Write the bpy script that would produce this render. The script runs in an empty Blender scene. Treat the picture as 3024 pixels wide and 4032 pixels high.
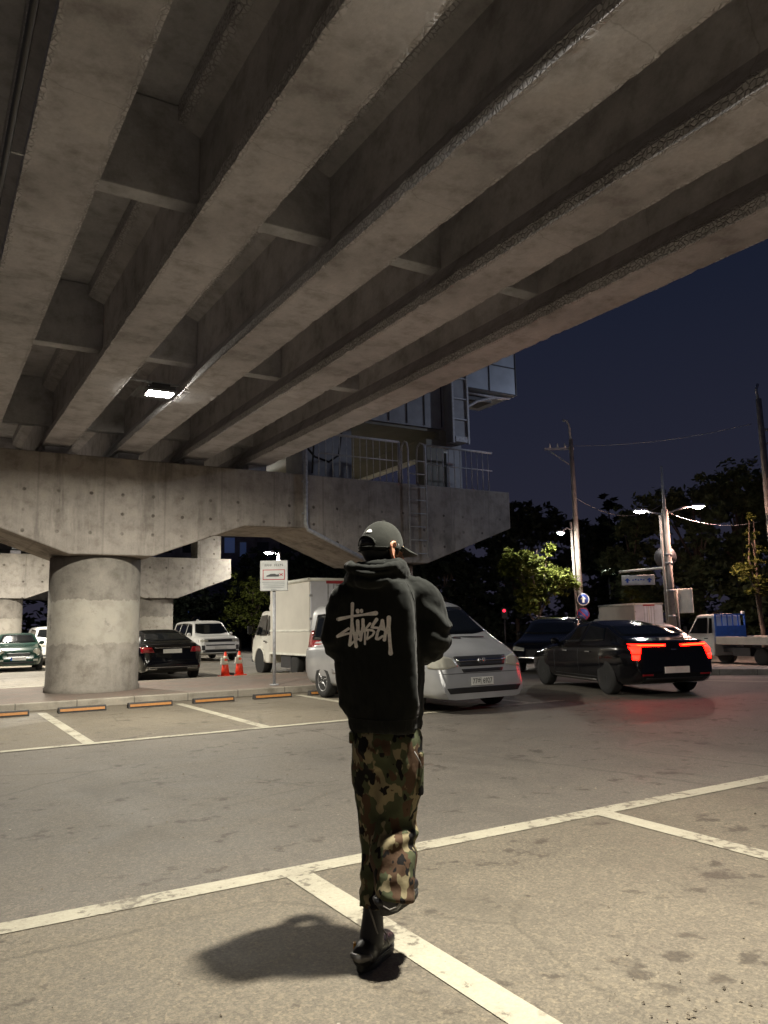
import bpy, bmesh, math, random
import numpy as np
from mathutils import Vector, Matrix, noise
from mathutils.bvhtree import BVHTree
random.seed(7)
S = bpy.context.scene
COL = S.collection
R = math.radians

# ---------------------------------------------------------------- materials
def nodes(name):
    m = bpy.data.materials.new(name); m.use_nodes = True
    return m, m.node_tree.nodes, m.node_tree.links, m.node_tree.nodes['Principled BSDF']
def rgb(c): return (c[0], c[1], c[2], 1)
def N(nt, typ, **kw):
    n = nt.new(typ)
    for k, v in kw.items():
        if k.startswith('i_'): n.inputs[k[2:].replace('_', ' ')].default_value = v
        else: setattr(n, k, v)
    return n
def ramp(nt, lk, src, stops):
    r = nt.new('ShaderNodeValToRGB'); e = r.color_ramp.elements
    e[0].position, e[0].color = stops[0][0], rgb(stops[0][1]); e[1].position, e[1].color = stops[-1][0], rgb(stops[-1][1])
    for p, c in stops[1:-1]:
        k = e.new(p); k.color = rgb(c)
    lk.new(src, r.inputs[0]); return r
def mixc(nt, lk, fac, a, b, mode='MIX'):
    m = nt.new('ShaderNodeMix'); m.data_type = 'RGBA'; m.blend_type = mode
    for sock, v in ((m.inputs[0], fac), (m.inputs[6], a), (m.inputs[7], b)):
        if hasattr(v, 'is_output'): lk.new(v, sock)
        elif isinstance(v, (tuple, list)): sock.default_value = rgb(v)
        else: sock.default_value = v
    return m.outputs[2]
def math_(nt, lk, op, a, b=None, c=None):
    m = nt.new('ShaderNodeMath'); m.operation = op
    for i, v in enumerate((a, b, c)):
        if v is None: continue
        if hasattr(v, 'is_output'): lk.new(v, m.inputs[i])
        else: m.inputs[i].default_value = v
    return m.outputs[0]
def bump(nt, lk, b, h, strength=.3, dist=.02):
    n = nt.new('ShaderNodeBump'); n.inputs['Strength'].default_value = strength; n.inputs['Distance'].default_value = dist
    lk.new(h, n.inputs['Height']); lk.new(n.outputs[0], b.inputs['Normal'])
def noise_(nt, lk, vec, scale, detail=4, rough=.55):
    n = nt.new('ShaderNodeTexNoise'); n.inputs['Scale'].default_value = scale; n.inputs['Detail'].default_value = detail
    n.inputs['Roughness'].default_value = rough; lk.new(vec, n.inputs['Vector']); return n.outputs[0]
def scaled(nt, lk, vec, s):
    m = nt.new('ShaderNodeMapping'); m.inputs['Scale'].default_value = s; lk.new(vec, m.inputs['Vector']); return m.outputs[0]

def plain(name, c, rough=.5, metal=0, var=.12, sc=6, coat=0, spec=.5):
    m, nt, lk, b = nodes(name)
    tc = nt.new('ShaderNodeTexCoord').outputs['Object']
    f = noise_(nt, lk, tc, sc, 5)
    r = ramp(nt, lk, f, [(.3, [x*(1-var) for x in c]), (.7, [min(1, x*(1+var)) for x in c])])
    lk.new(r.outputs[0], b.inputs['Base Color'])
    b.inputs['Roughness'].default_value = rough; b.inputs['Metallic'].default_value = metal
    b.inputs['Coat Weight'].default_value = coat; b.inputs['Specular IOR Level'].default_value = spec
    rr = math_(nt, lk, 'MULTIPLY_ADD', f, .25*rough, rough*.87); lk.new(rr, b.inputs['Roughness'])
    return m
def emit(name, c, s):
    m, nt, lk, b = nodes(name)
    b.inputs['Base Color'].default_value = rgb(c); b.inputs['Emission Color'].default_value = rgb(c); b.inputs['Emission Strength'].default_value = s
    return m

def concrete(name, c, streak=0., ties=None, chip=None, joints=None, paint=None, sc=1.):
    m, nt, lk, b = nodes(name)
    tc = nt.new('ShaderNodeTexCoord').outputs['Object']
    big = noise_(nt, lk, tc, .55*sc, 6, .6); med = noise_(nt, lk, tc, 3.1*sc, 8, .65); fine = noise_(nt, lk, tc, 26, 6, .7)
    c1 = ramp(nt, lk, big, [(.3, [x*.72 for x in c]), (.52, c), (.72, [min(1, x*1.2) for x in c])]).outputs[0]
    g = ramp(nt, lk, med, [(.3, (.62, .6, .58)), (.5, (.98, .98, .98)), (.68, (1.12, 1.1, 1.08))]).outputs[0]
    col = mixc(nt, lk, .95, c1, g, 'MULTIPLY')
    f2 = ramp(nt, lk, fine, [(.3, (.8, .8, .8)), (.65, (1.1, 1.1, 1.1))]).outputs[0]
    col = mixc(nt, lk, .5, col, f2, 'MULTIPLY')
    xyz = nt.new('ShaderNodeSeparateXYZ'); lk.new(tc, xyz.inputs[0])
    if streak:
        st = noise_(nt, lk, scaled(nt, lk, tc, (1.0, 1.0, .16)), 1.5, 8, .72)
        s1 = ramp(nt, lk, st, [(.5, (0, 0, 0)), (.6, (1, 1, 1))]).outputs[0]
        s1 = math_(nt, lk, 'MULTIPLY', s1, ramp(nt, lk, noise_(nt, lk, scaled(nt, lk, tc, (.5, .5, .9)), 1.1, 5, .6), [(.38, (.1, .1, .1)), (.6, (1, 1, 1))]).outputs[0])
        col = mixc(nt, lk, math_(nt, lk, 'MULTIPLY', s1, streak), col, [x*.36 for x in c])
        st2 = noise_(nt, lk, scaled(nt, lk, tc, (5, 5, .35)), 1.7, 5, .6)
        s2 = ramp(nt, lk, st2, [(.55, (0, 0, 0)), (.7, (1, 1, 1))]).outputs[0]
        col = mixc(nt, lk, math_(nt, lk, 'MULTIPLY', s2, streak*.5), col, [min(1, x*1.35) for x in c])
    h = math_(nt, lk, 'MULTIPLY_ADD', fine, .35, math_(nt, lk, 'MULTIPLY', med, .8))
    if ties:
        px, pz, x0, z0, rad = ties[:5]
        wob = noise_(nt, lk, tc, 9, 3)
        fx = math_(nt, lk, 'SUBTRACT', math_(nt, lk, 'FRACT', math_(nt, lk, 'DIVIDE', math_(nt, lk, 'SUBTRACT', xyz.outputs[0], x0), px)), .5)
        fz = math_(nt, lk, 'SUBTRACT', math_(nt, lk, 'FRACT', math_(nt, lk, 'DIVIDE', math_(nt, lk, 'SUBTRACT', xyz.outputs[2], z0), pz)), .5)
        d2 = math_(nt, lk, 'ADD', math_(nt, lk, 'POWER', math_(nt, lk, 'MULTIPLY', fx, px), 2), math_(nt, lk, 'POWER', math_(nt, lk, 'MULTIPLY', fz, pz), 2))
        d = math_(nt, lk, 'ADD', math_(nt, lk, 'SQRT', d2), math_(nt, lk, 'MULTIPLY', math_(nt, lk, 'SUBTRACT', wob, .5), .05))
        t = ramp(nt, lk, d, [(rad*.75, (1, 1, 1)), (rad*1.35, (0, 0, 0))]).outputs[0]
        if len(ties) > 5: t = math_(nt, lk, 'MULTIPLY', t, math_(nt, lk, 'MULTIPLY', math_(nt, lk, 'GREATER_THAN', xyz.outputs[2], ties[5]), math_(nt, lk, 'LESS_THAN', xyz.outputs[2], ties[6])))
        t = math_(nt, lk, 'MULTIPLY', t, ramp(nt, lk, noise_(nt, lk, tc, 1.9, 3), [(.36, (.1, .1, .1)), (.56, (1, 1, 1))]).outputs[0])
        col = mixc(nt, lk, math_(nt, lk, 'MULTIPLY', t, .85), col, (.055, .045, .035))
        jx = math_(nt, lk, 'ABSOLUTE', math_(nt, lk, 'SUBTRACT', math_(nt, lk, 'FRACT', math_(nt, lk, 'DIVIDE', xyz.outputs[0], px*2)), .5))
        j = ramp(nt, lk, jx, [(.008, (1, 1, 1)), (.022, (0, 0, 0))]).outputs[0]
        col = mixc(nt, lk, math_(nt, lk, 'MULTIPLY', j, .35), col, [x*.45 for x in c])
    if chip:                                   # crumbling edges of a girder soffit
        x0, wch = chip
        ax = math_(nt, lk, 'ABSOLUTE', xyz.outputs[0])
        e = ramp(nt, lk, math_(nt, lk, 'ADD', ax, math_(nt, lk, 'MULTIPLY', math_(nt, lk, 'SUBTRACT', med, .5), .12)), [(x0-wch, (0, 0, 0)), (x0-.2*wch, (1, 1, 1))]).outputs[0]
        v = nt.new('ShaderNodeTexVoronoi'); v.inputs['Scale'].default_value = 19; v.feature = 'DISTANCE_TO_EDGE'; lk.new(tc, v.inputs['Vector'])
        vv = ramp(nt, lk, v.outputs[0], [(.0, (0, 0, 0)), (.16, (1, 1, 1))]).outputs[0]
        col = mixc(nt, lk, math_(nt, lk, 'MULTIPLY', e, .55), col, mixc(nt, lk, vv, [x*.55 for x in c], [min(1, x*1.3) for x in c]))
        h = math_(nt, lk, 'ADD', h, math_(nt, lk, 'MULTIPLY', math_(nt, lk, 'MULTIPLY', vv, e), 2.2))
        cj = math_(nt, lk, 'ABSOLUTE', math_(nt, lk, 'SUBTRACT', math_(nt, lk, 'FRACT', math_(nt, lk, 'DIVIDE', math_(nt, lk, 'ADD', xyz.outputs[1], math_(nt, lk, 'MULTIPLY', big, .6)), 2.3)), .5))
        cr = ramp(nt, lk, cj, [(.001, (1, 1, 1)), (.004, (0, 0, 0))]).outputs[0]
        col = mixc(nt, lk, math_(nt, lk, 'MULTIPLY', cr, .25), col, (.05, .045, .04))
    if joints:
        jx = math_(nt, lk, 'ABSOLUTE', math_(nt, lk, 'SUBTRACT', math_(nt, lk, 'FRACT', math_(nt, lk, 'DIVIDE', xyz.outputs[0], joints)), .5))
        j = ramp(nt, lk, jx, [(.006, (1, 1, 1)), (.014, (0, 0, 0))]).outputs[0]
        col = mixc(nt, lk, math_(nt, lk, 'MULTIPLY', j, .75), col, [x*.3 for x in c])
    if paint:                                  # rough lighter coat between two heights
        z0, z1, pc = paint
        wob = math_(nt, lk, 'MULTIPLY', math_(nt, lk, 'SUBTRACT', noise_(nt, lk, scaled(nt, lk, tc, (1.6, 1.6, .8)), 2.2, 6, .6), .5), .38)
        zz = math_(nt, lk, 'ADD', xyz.outputs[2], wob)
        a = ramp(nt, lk, math_(nt, lk, 'SUBTRACT', zz, z0), [(.0, (0, 0, 0)), (.02, (1, 1, 1))]).outputs[0]
        z_ = ramp(nt, lk, math_(nt, lk, 'SUBTRACT', z1, zz), [(.0, (0, 0, 0)), (.02, (1, 1, 1))]).outputs[0]
        pk = ramp(nt, lk, noise_(nt, lk, tc, 1.7, 6, .7), [(.36, (0, 0, 0)), (.42, (1, 1, 1))]).outputs[0]
        f = math_(nt, lk, 'MULTIPLY', math_(nt, lk, 'MULTIPLY', a, z_), pk)
        pcol = mixc(nt, lk, .6, pc, g, 'MULTIPLY')
        col = mixc(nt, lk, math_(nt, lk, 'MULTIPLY', f, .9), col, pcol)
    lk.new(col, b.inputs['Base Color']); b.inputs['Roughness'].default_value = .88; b.inputs['Specular IOR Level'].default_value = .25
    bump(nt, lk, b, h, .55, .02)
    return m

def asphalt(name, c, warm=0, stains=1.):
    m, nt, lk, b = nodes(name)
    tc = nt.new('ShaderNodeTexCoord').outputs['Object']
    big = noise_(nt, lk, tc, .32, 5, .55); med = noise_(nt, lk, tc, 2.2, 7, .65); fine = noise_(nt, lk, tc, 95, 3, .7); spk = noise_(nt, lk, tc, 240, 2, .5)
    col = ramp(nt, lk, big, [(.3, [x*.84 for x in c]), (.7, [x*1.14 for x in c])]).outputs[0]
    col = mixc(nt, lk, .6, col, ramp(nt, lk, med, [(.3, (.8, .8, .8)), (.7, (1.15, 1.14, 1.12))]).outputs[0], 'MULTIPLY')
    col = mixc(nt, lk, .75, col, ramp(nt, lk, fine, [(.32, (.55, .55, .56)), (.55, (1, 1, 1)), (.75, (1.5, 1.46, 1.38))]).outputs[0], 'MULTIPLY')
    # oil drips: irregular dark blots, and pale grit
    ob = noise_(nt, lk, scaled(nt, lk, tc, (1, 1.6, 1)), 1.15, 5, .62); ob2 = noise_(nt, lk, tc, 5.5, 5, .6)
    o = ramp(nt, lk, math_(nt, lk, 'MULTIPLY', ob, ob2), [(.315, (0, 0, 0)), (.37, (1, 1, 1))]).outputs[0]
    col = mixc(nt, lk, math_(nt, lk, 'MULTIPLY', o, .7*stains), col, (.045, .036, .028))
    v = nt.new('ShaderNodeTexVoronoi'); v.inputs['Scale'].default_value = 7.5; v.inputs['Randomness'].default_value = 1; lk.new(tc, v.inputs['Vector'])
    gr = ramp(nt, lk, math_(nt, lk, 'ADD', v.outputs['Distance'], math_(nt, lk, 'MULTIPLY', fine, .06)), [(.075, (1, 1, 1)), (.095, (0, 0, 0))]).outputs[0]
    sel = ramp(nt, lk, math_(nt, lk, 'FRACT', math_(nt, lk, 'MULTIPLY', v.outputs['Color'], 7.13)), [(.72, (0, 0, 0)), (.74, (1, 1, 1))]).outputs[0]
    sel2 = ramp(nt, lk, v.outputs['Color'], [(.45, (0, 0, 0)), (.46, (1, 1, 1))]).outputs[0]
    spots = math_(nt, lk, 'MULTIPLY', gr, sel)
    col = mixc(nt, lk, math_(nt, lk, 'MULTIPLY', spots, .8), col, mixc(nt, lk, sel2, (.04, .034, .028), (.42, .38, .31)))
    # cracks, tyre-polished bands and coarse aggregate
    vn = nt.new('ShaderNodeTexVoronoi'); vn.feature = 'DISTANCE_TO_EDGE'; vn.inputs['Scale'].default_value = .42
    dis = nt.new('ShaderNodeTexNoise'); dis.inputs['Scale'].default_value = 2.1; dis.inputs['Detail'].default_value = 8; dis.inputs['Roughness'].default_value = .7; lk.new(tc, dis.inputs['Vector'])
    lk.new(mixc(nt, lk, .14, tc, dis.outputs['Color'], 'ADD'), vn.inputs['Vector'])
    ck = ramp(nt, lk, vn.outputs['Distance'], [(.003, (1, 1, 1)), (.009, (0, 0, 0))]).outputs[0]
    ck = math_(nt, lk, 'MULTIPLY', ck, ramp(nt, lk, big, [(.44, (0, 0, 0)), (.56, (1, 1, 1))]).outputs[0])
    col = mixc(nt, lk, math_(nt, lk, 'MULTIPLY', ck, .4), col, [x*.3 for x in c])
    ag = nt.new('ShaderNodeTexVoronoi'); ag.inputs['Scale'].default_value = 62; lk.new(tc, ag.inputs['Vector'])
    col = mixc(nt, lk, .55, col, ramp(nt, lk, ag.outputs['Color'], [(.2, (.72, .72, .73)), (.6, (1, 1, 1)), (.9, (1.45, 1.4, 1.3))]).outputs[0], 'MULTIPLY')
    bl = noise_(nt, lk, scaled(nt, lk, tc, (1, .45, 1)), .9, 7, .62)
    col = mixc(nt, lk, math_(nt, lk, 'MULTIPLY', ramp(nt, lk, bl, [(.53, (0, 0, 0)), (.66, (1, 1, 1))]).outputs[0], .38), col, [x*.5 for x in c])
    cw = noise_(nt, lk, scaled(nt, lk, tc, (.3, .3, .3)), 1.2, 3); w = math_(nt, lk, 'ABSOLUTE', math_(nt, lk, 'SUBTRACT', cw, .5))
    lk.new(col, b.inputs['Base Color'])
    rg = ramp(nt, lk, med, [(.3, (.62, .62, .62)), (.7, (.82, .82, .82))]).outputs[0]; lk.new(rg, b.inputs['Roughness'])
    b.inputs['Specular IOR Level'].default_value = .35
    bump(nt, lk, b, math_(nt, lk, 'MULTIPLY_ADD', spk, .6, fine), .5, .006)
    return m
def linepaint(name):
    m, nt, lk, b = nodes(name)
    tc = nt.new('ShaderNodeTexCoord').outputs['Object']
    wear = noise_(nt, lk, tc, 1.6, 8, .72); fine = noise_(nt, lk, tc, 60, 4, .7)
    c = ramp(nt, lk, wear, [(.3, (.26, .235, .18)), (.5, (.365, .34, .265)), (.7, (.42, .39, .305))]).outputs[0]
    c = mixc(nt, lk, .5, c, ramp(nt, lk, fine, [(.35, (.7, .7, .7)), (.6, (1.05, 1.05, 1.05))]).outputs[0], 'MULTIPLY')
    hole = ramp(nt, lk, math_(nt, lk, 'MULTIPLY', wear, noise_(nt, lk, tc, 14, 6, .7)), [(.18, (1, 1, 1)), (.22, (0, 0, 0))]).outputs[0]
    c = mixc(nt, lk, math_(nt, lk, 'MULTIPLY', hole, .85), c, (.1, .085, .065))
    dirt = ramp(nt, lk, noise_(nt, lk, tc, 7, 6, .65), [(.62, (0, 0, 0)), (.72, (1, 1, 1))]).outputs[0]
    c = mixc(nt, lk, math_(nt, lk, 'MULTIPLY', dirt, .5), c, (.13, .11, .085))
    lk.new(c, b.inputs['Base Color']); b.inputs['Roughness'].default_value = .7
    bump(nt, lk, b, fine, .3, .004)
    return m
def paving(name):
    m, nt, lk, b = nodes(name)
    tc = nt.new('ShaderNodeTexCoord').outputs['Object']
    br = nt.new('ShaderNodeTexBrick'); br.inputs['Scale'].default_value = 4.2; lk.new(tc, br.inputs['Vector'])
    br.inputs['Color1'].default_value = rgb((.2, .135, .105)); br.inputs['Color2'].default_value = rgb((.26, .2, .165)); br.inputs['Mortar'].default_value = rgb((.09, .08, .07))
    br.inputs['Mortar Size'].default_value = .012
    d = noise_(nt, lk, tc, 1.1, 7, .65)
    c = mixc(nt, lk, ramp(nt, lk, d, [(.4, (0, 0, 0)), (.65, (1, 1, 1))]).outputs[0], br.outputs[0], (.17, .145, .12))
    lk.new(c, b.inputs['Base Color']); b.inputs['Roughness'].default_value = .85
    bump(nt, lk, b, br.outputs[1], -.3, .01)
    return m
def fabric(name, c, sc=260, var=.2):
    m, nt, lk, b = nodes(name)
    tc = nt.new('ShaderNodeTexCoord').outputs['Object']
    f = noise_(nt, lk, tc, sc, 3, .6); g = noise_(nt, lk, tc, 7, 5, .6)
    r = ramp(nt, lk, g, [(.3, [x*(1-var) for x in c]), (.7, [x*(1+var) for x in c])])
    lk.new(r.outputs[0], b.inputs['Base Color']); b.inputs['Roughness'].default_value = .95; b.inputs['Specular IOR Level'].default_value = .15
    b.inputs['Sheen Weight'].default_value = .05; b.inputs['Sheen Roughness'].default_value = .5
    bump(nt, lk, b, math_(nt, lk, 'MULTIPLY_ADD', f, .12, math_(nt, lk, 'MULTIPLY', g, .8)), .5, .012)
    return m
def camo(name):
    m, nt, lk, b = nodes(name)
    tc = nt.new('ShaderNodeTexCoord').outputs['Object']
    def blob(off, lo, sc):
        mp = nt.new('ShaderNodeMapping'); mp.inputs['Location'].default_value = off; mp.inputs['Scale'].default_value = (1.25, 1.25, .85); lk.new(tc, mp.inputs['Vector'])
        n = noise_(nt, lk, mp.outputs[0], sc, 2.4, .55)
        return ramp(nt, lk, n, [(lo, (0, 0, 0)), (lo+.012, (1, 1, 1))]).outputs[0]
    c = mixc(nt, lk, blob((3, 1, 7), .47, 9.5), (.225, .19, .115), (.062, .07, .038))
    c = mixc(nt, lk, blob((9, 4, 2), .53, 10.5), c, (.075, .045, .028))
    c = mixc(nt, lk, blob((5, 8, 4), .575, 11.5), c, (.009, .008, .008))
    f = noise_(nt, lk, tc, 220, 3, .6); g = noise_(nt, lk, tc, 16, 4, .6)
    c = mixc(nt, lk, .35, c, ramp(nt, lk, g, [(.3, (.7, .7, .7)), (.7, (1.15, 1.15, 1.15))]).outputs[0], 'MULTIPLY')
    lk.new(c, b.inputs['Base Color']); b.inputs['Roughness'].default_value = .9; b.inputs['Specular IOR Level'].default_value = .2
    bump(nt, lk, b, math_(nt, lk, 'MULTIPLY_ADD', f, .1, g), .4, .01)
    return m
def leaf(name, c):
    m, nt, lk, b = nodes(name)
    inf = nt.new('ShaderNodeObjectInfo'); tc = nt.new('ShaderNodeTexCoord').outputs['Object']
    n = noise_(nt, lk, tc, 1.7, 4, .6); n2 = noise_(nt, lk, tc, 9, 2, .5)
    col = ramp(nt, lk, n, [(.3, [x*.6 for x in c]), (.55, c), (.75, [x*1.5 for x in c])]).outputs[0]
    col = mixc(nt, lk, .5, col, ramp(nt, lk, n2, [(.3, (.6, .65, .6)), (.7, (1.3, 1.25, 1))]).outputs[0], 'MULTIPLY')
    out = nt['Material Output']; d = b; lk.new(col, b.inputs['Base Color']); b.inputs['Roughness'].default_value = .7; b.inputs['Specular IOR Level'].default_value = .2
    t = nt.new('ShaderNodeBsdfTranslucent'); lk.new(col, t.inputs[0]); mx = nt.new('ShaderNodeMixShader'); mx.inputs[0].default_value = .35
    lk.new(b.outputs[0], mx.inputs[1]); lk.new(t.outputs[0], mx.inputs[2]); lk.new(mx.outputs[0], out.inputs[0])
    return m
def skin_mat(name):
    m, nt, lk, b = nodes(name)
    tc = nt.new('ShaderNodeTexCoord').outputs['Object']; n = noise_(nt, lk, tc, 24, 4, .6)
    c = ramp(nt, lk, n, [(.3, (.46, .22, .14)), (.7, (.58, .31, .21))]).outputs[0]
    lk.new(c, b.inputs['Base Color']); b.inputs['Roughness'].default_value = .5
    b.inputs['Subsurface Weight'].default_value = .35; b.inputs['Subsurface Radius'].default_value = (.012, .004, .002); b.inputs['Subsurface Scale'].default_value = 1
    return m

CONC = (.31, .275, .235)
M = {}
M['girder'] = concrete('girder concrete', (.54, .53, .56), chip=(.30, .05))
M['deck'] = concrete('deck concrete', (.54, .54, .58))
M['cap'] = concrete('pier cap concrete', (.37, .335, .30), streak=.75, ties=(.66, .43, 1.385, 3.735, .034, 3.3, 4.65))
M['cap2'] = concrete('far pier cap concrete', (.42, .39, .35), streak=.35, ties=(.86, .8, .33, .25, .05))
M['column'] = concrete('pier column concrete', (.30, .275, .24), streak=.25, paint=(1.15, 2.12, (.42, .39, .335)))
M['kerb'] = concrete('kerb concrete', (.34, .31, .26), joints=1.06)
M['asphalt'] = asphalt('aisle asphalt', (.140, .126, .108))
M['bay'] = asphalt('bay asphalt', (.157, .137, .106), stains=1.)
M['lot'] = asphalt('rear lot asphalt', (.24, .215, .175))
M['line'] = linepaint('worn white line paint')
M['paving'] = paving('brick paving')
M['hoodie'] = fabric('black fleece', (.0115, .0125, .0115))
M['cap_cloth'] = fabric('washed black cotton', (.025, .026, .023), 320)
M['camo'] = camo('woodland camouflage')
M['skin'] = skin_mat('skin')
M['hair'] = plain('black hair', (.008, .007, .007), .55, var=.3, sc=60)
M['print'] = plain('grey print ink', (.85, .81, .79), .75, sc=90)
M['white_thread'] = plain('white thread', (.8, .8, .78), .7)
M['grit'] = plain('grit', (.2, .17, .13), .9, var=.7, sc=9)
M['boot'] = plain('black boot leather', (.010, .010, .011), .5, sc=40, var=.3)
M['sole'] = plain('dark rubber sole', (.03, .03, .03), .7)
M['grey_leather'] = plain('grey leather', (.12, .115, .11), .4, sc=40)
M['lace'] = plain('grey lace', (.16, .15, .14), .8)
M['amber'] = plain('amber tab', (.55, .27, .02), .5)
M['tyre'] = plain('tyre rubber', (.018, .018, .018), .8, sc=30)
M['rim'] = plain('alloy rim', (.42, .42, .43), .35, .8, sc=20)
M['dark_rim'] = plain('dark alloy rim', (.13, .13, .135), .35, .6, sc=20)
M['glass'] = plain('tinted car glass', (.006, .007, .008), .06, 0, spec=.6)
M['black_trim'] = plain('black plastic trim', (.014, .014, .015), .5)
M['chrome'] = plain('chrome trim', (.6, .6, .6), .2, 1)
M['lamp_glass'] = plain('headlamp glass', (.5, .49, .42), .12, .25, coat=1)
M['amber_lens'] = plain('amber lens', (.5, .22, .03), .2, coat=1)
M['red_lens'] = plain('unlit red lens', (.25, .006, .01), .15, coat=1)
M['plate'] = plain('number plate', (.62, .62, .6), .45)
M['ink'] = plain('black lettering', (.012, .012, .014), .6)
M['black_car'] = plain('black car paint', (.004, .004, .005), .12, 0, coat=.5, sc=2, spec=.3)
M['silver_car'] = plain('silver car paint', (.40, .405, .415), .34, .35, coat=.6, sc=2)
M['white_car'] = plain('white car paint', (.72, .72, .69), .3, 0, coat=.7, sc=2)
M['green_car'] = plain('dark green car paint', (.008, .042, .03), .2, 0, coat=1, sc=2)
M['cream'] = plain('cream truck paint', (.66, .64, .57), .42, sc=2)
M['boxpanel'] = plain('cargo box panel', (.64, .61, .54), .5, sc=1.4, var=.08)
M['whitepanel'] = plain('white cargo door', (.7, .72, .78), .4, sc=2)
M['blue'] = plain('blue panel', (.05, .17, .62), .5)
M['steel'] = plain('galvanised steel', (.42, .43, .45), .5, .15, sc=14, var=.25)
M['dark_steel'] = plain('dark steel', (.06, .06, .065), .5, .4)
M['sign_face'] = plain('grey white sign face', (.55, .56, .55), .5)
M['sign_red'] = plain('sign red', (.42, .05, .06), .5)
M['sign_blue'] = plain('sign blue', (.03, .09, .42), .5)
M['sign_grey'] = plain('sign grey text', (.3, .32, .33), .6)
M['sign_txt'] = plain('sign dark text', (.06, .06, .065), .6)
M['pole_conc'] = concrete('utility pole concrete', (.36, .33, .30), streak=.3)
M['rubber_stop'] = plain('black rubber wheel stop', (.035, .032, .03), .75, sc=20, var=.3)
M['orange'] = plain('orange reflective strip', (.38, .165, .04), .55, sc=20)
M['cone'] = plain('orange red cone plastic', (.85, .06, .025), .45)
M['cone_white'] = plain('cone white band', (.75, .68, .55), .5)
M['clad'] = plain('grey blue cladding', (.27, .28, .30), .5, .1, sc=3, var=.18)
M['cabin'] = plain('pale blue cladding', (.38, .42, .47), .35, .2, sc=2, var=.12)
M['olive'] = plain('olive painted steel', (.21, .205, .165), .55, sc=2, var=.2)
M['white_paint'] = plain('white painted steel', (.8, .8, .72), .45, sc=4)
M['bark'] = plain('bark', (.09, .07, .055), .9, sc=12, var=.4)
M['leaf_lit'] = leaf('lamplit yellow green leaves', (.105, .125, .028))  # yellow of the lamplight is put into the colour of lit crowns
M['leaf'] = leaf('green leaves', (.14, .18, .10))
M['leaf_dark'] = leaf('night dark green leaves', (.05, .065, .05))  # darkness of the unlit crowns is put into this leaf colour
M['building'] = concrete('far building render', (.2, .19, .23), streak=.3, sc=.3)
M['soil'] = asphalt('far ground', (.06, .055, .05), stains=.3)
M['lens'] = emit('bridge lamp lens', (1, .94, .80), 6300)
M['lens_white'] = emit('cool street lamp lens', (1, .95, .86), 700)
M['lens_tree'] = emit('tree lamp lens', (1, .95, .84), 1600)
M['lens_dim'] = emit('dim street lamp lens', (1, .93, .85), 150)
M['lens_wide'] = emit('wide bridge lamp lens', (1, .94, .80), 2900)
M['lens_rear'] = emit('rear lot lamp lens', (1, .93, .8), 10500)
M['lens_pink'] = emit('warm street lamp lens', (1, .58, .45), 2200)
M['lens_blue'] = emit('bluish lamp lens', (.72, .8, 1), 520)
M['tail'] = emit('lit tail lamp', (1, .0015, .0006), 60)
M['tail_hot'] = emit('lit tail lamp core', (1, .045, .006), 12)
M['pink_plate'] = plain('number plate', (.8, .72, .68), .5)
M['signal_red'] = emit('red signal', (1, .02, .05), 3)
M['window_lit'] = emit('dim lit window', (.25, .4, .9), .03)

# ---------------------------------------------------------------- mesh helpers
def link(name, me, mat, parent=None, loc=None):
    o = bpy.data.objects.new(name, me); COL.objects.link(o)
    if mat is not None:
        for m in (mat if isinstance(mat, (list, tuple)) else [mat]): me.materials.append(M[m] if isinstance(m, str) else m)
    if parent is not None: o.parent = parent
    if loc is not None: o.location = loc
    return o
def tag(o, label, cat, group=None, kind=None):
    if label: o['label'] = label
    if cat: o['category'] = cat
    if group: o['group'] = group
    if kind: o['kind'] = kind
    return o
def empty(name, label, cat, loc=(0, 0, 0), rz=0, group=None):
    o = bpy.data.objects.new(name, None); COL.objects.link(o); o.location = loc; o.rotation_euler = (0, 0, rz); o.empty_display_size = .2
    return tag(o, label, cat, group)
def copy_tree(o, parent=None):
    c = o.copy(); COL.objects.link(c)
    if parent is not None: c.parent = parent
    for ch in list(o.children): copy_tree(ch, c)
    return c

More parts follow.
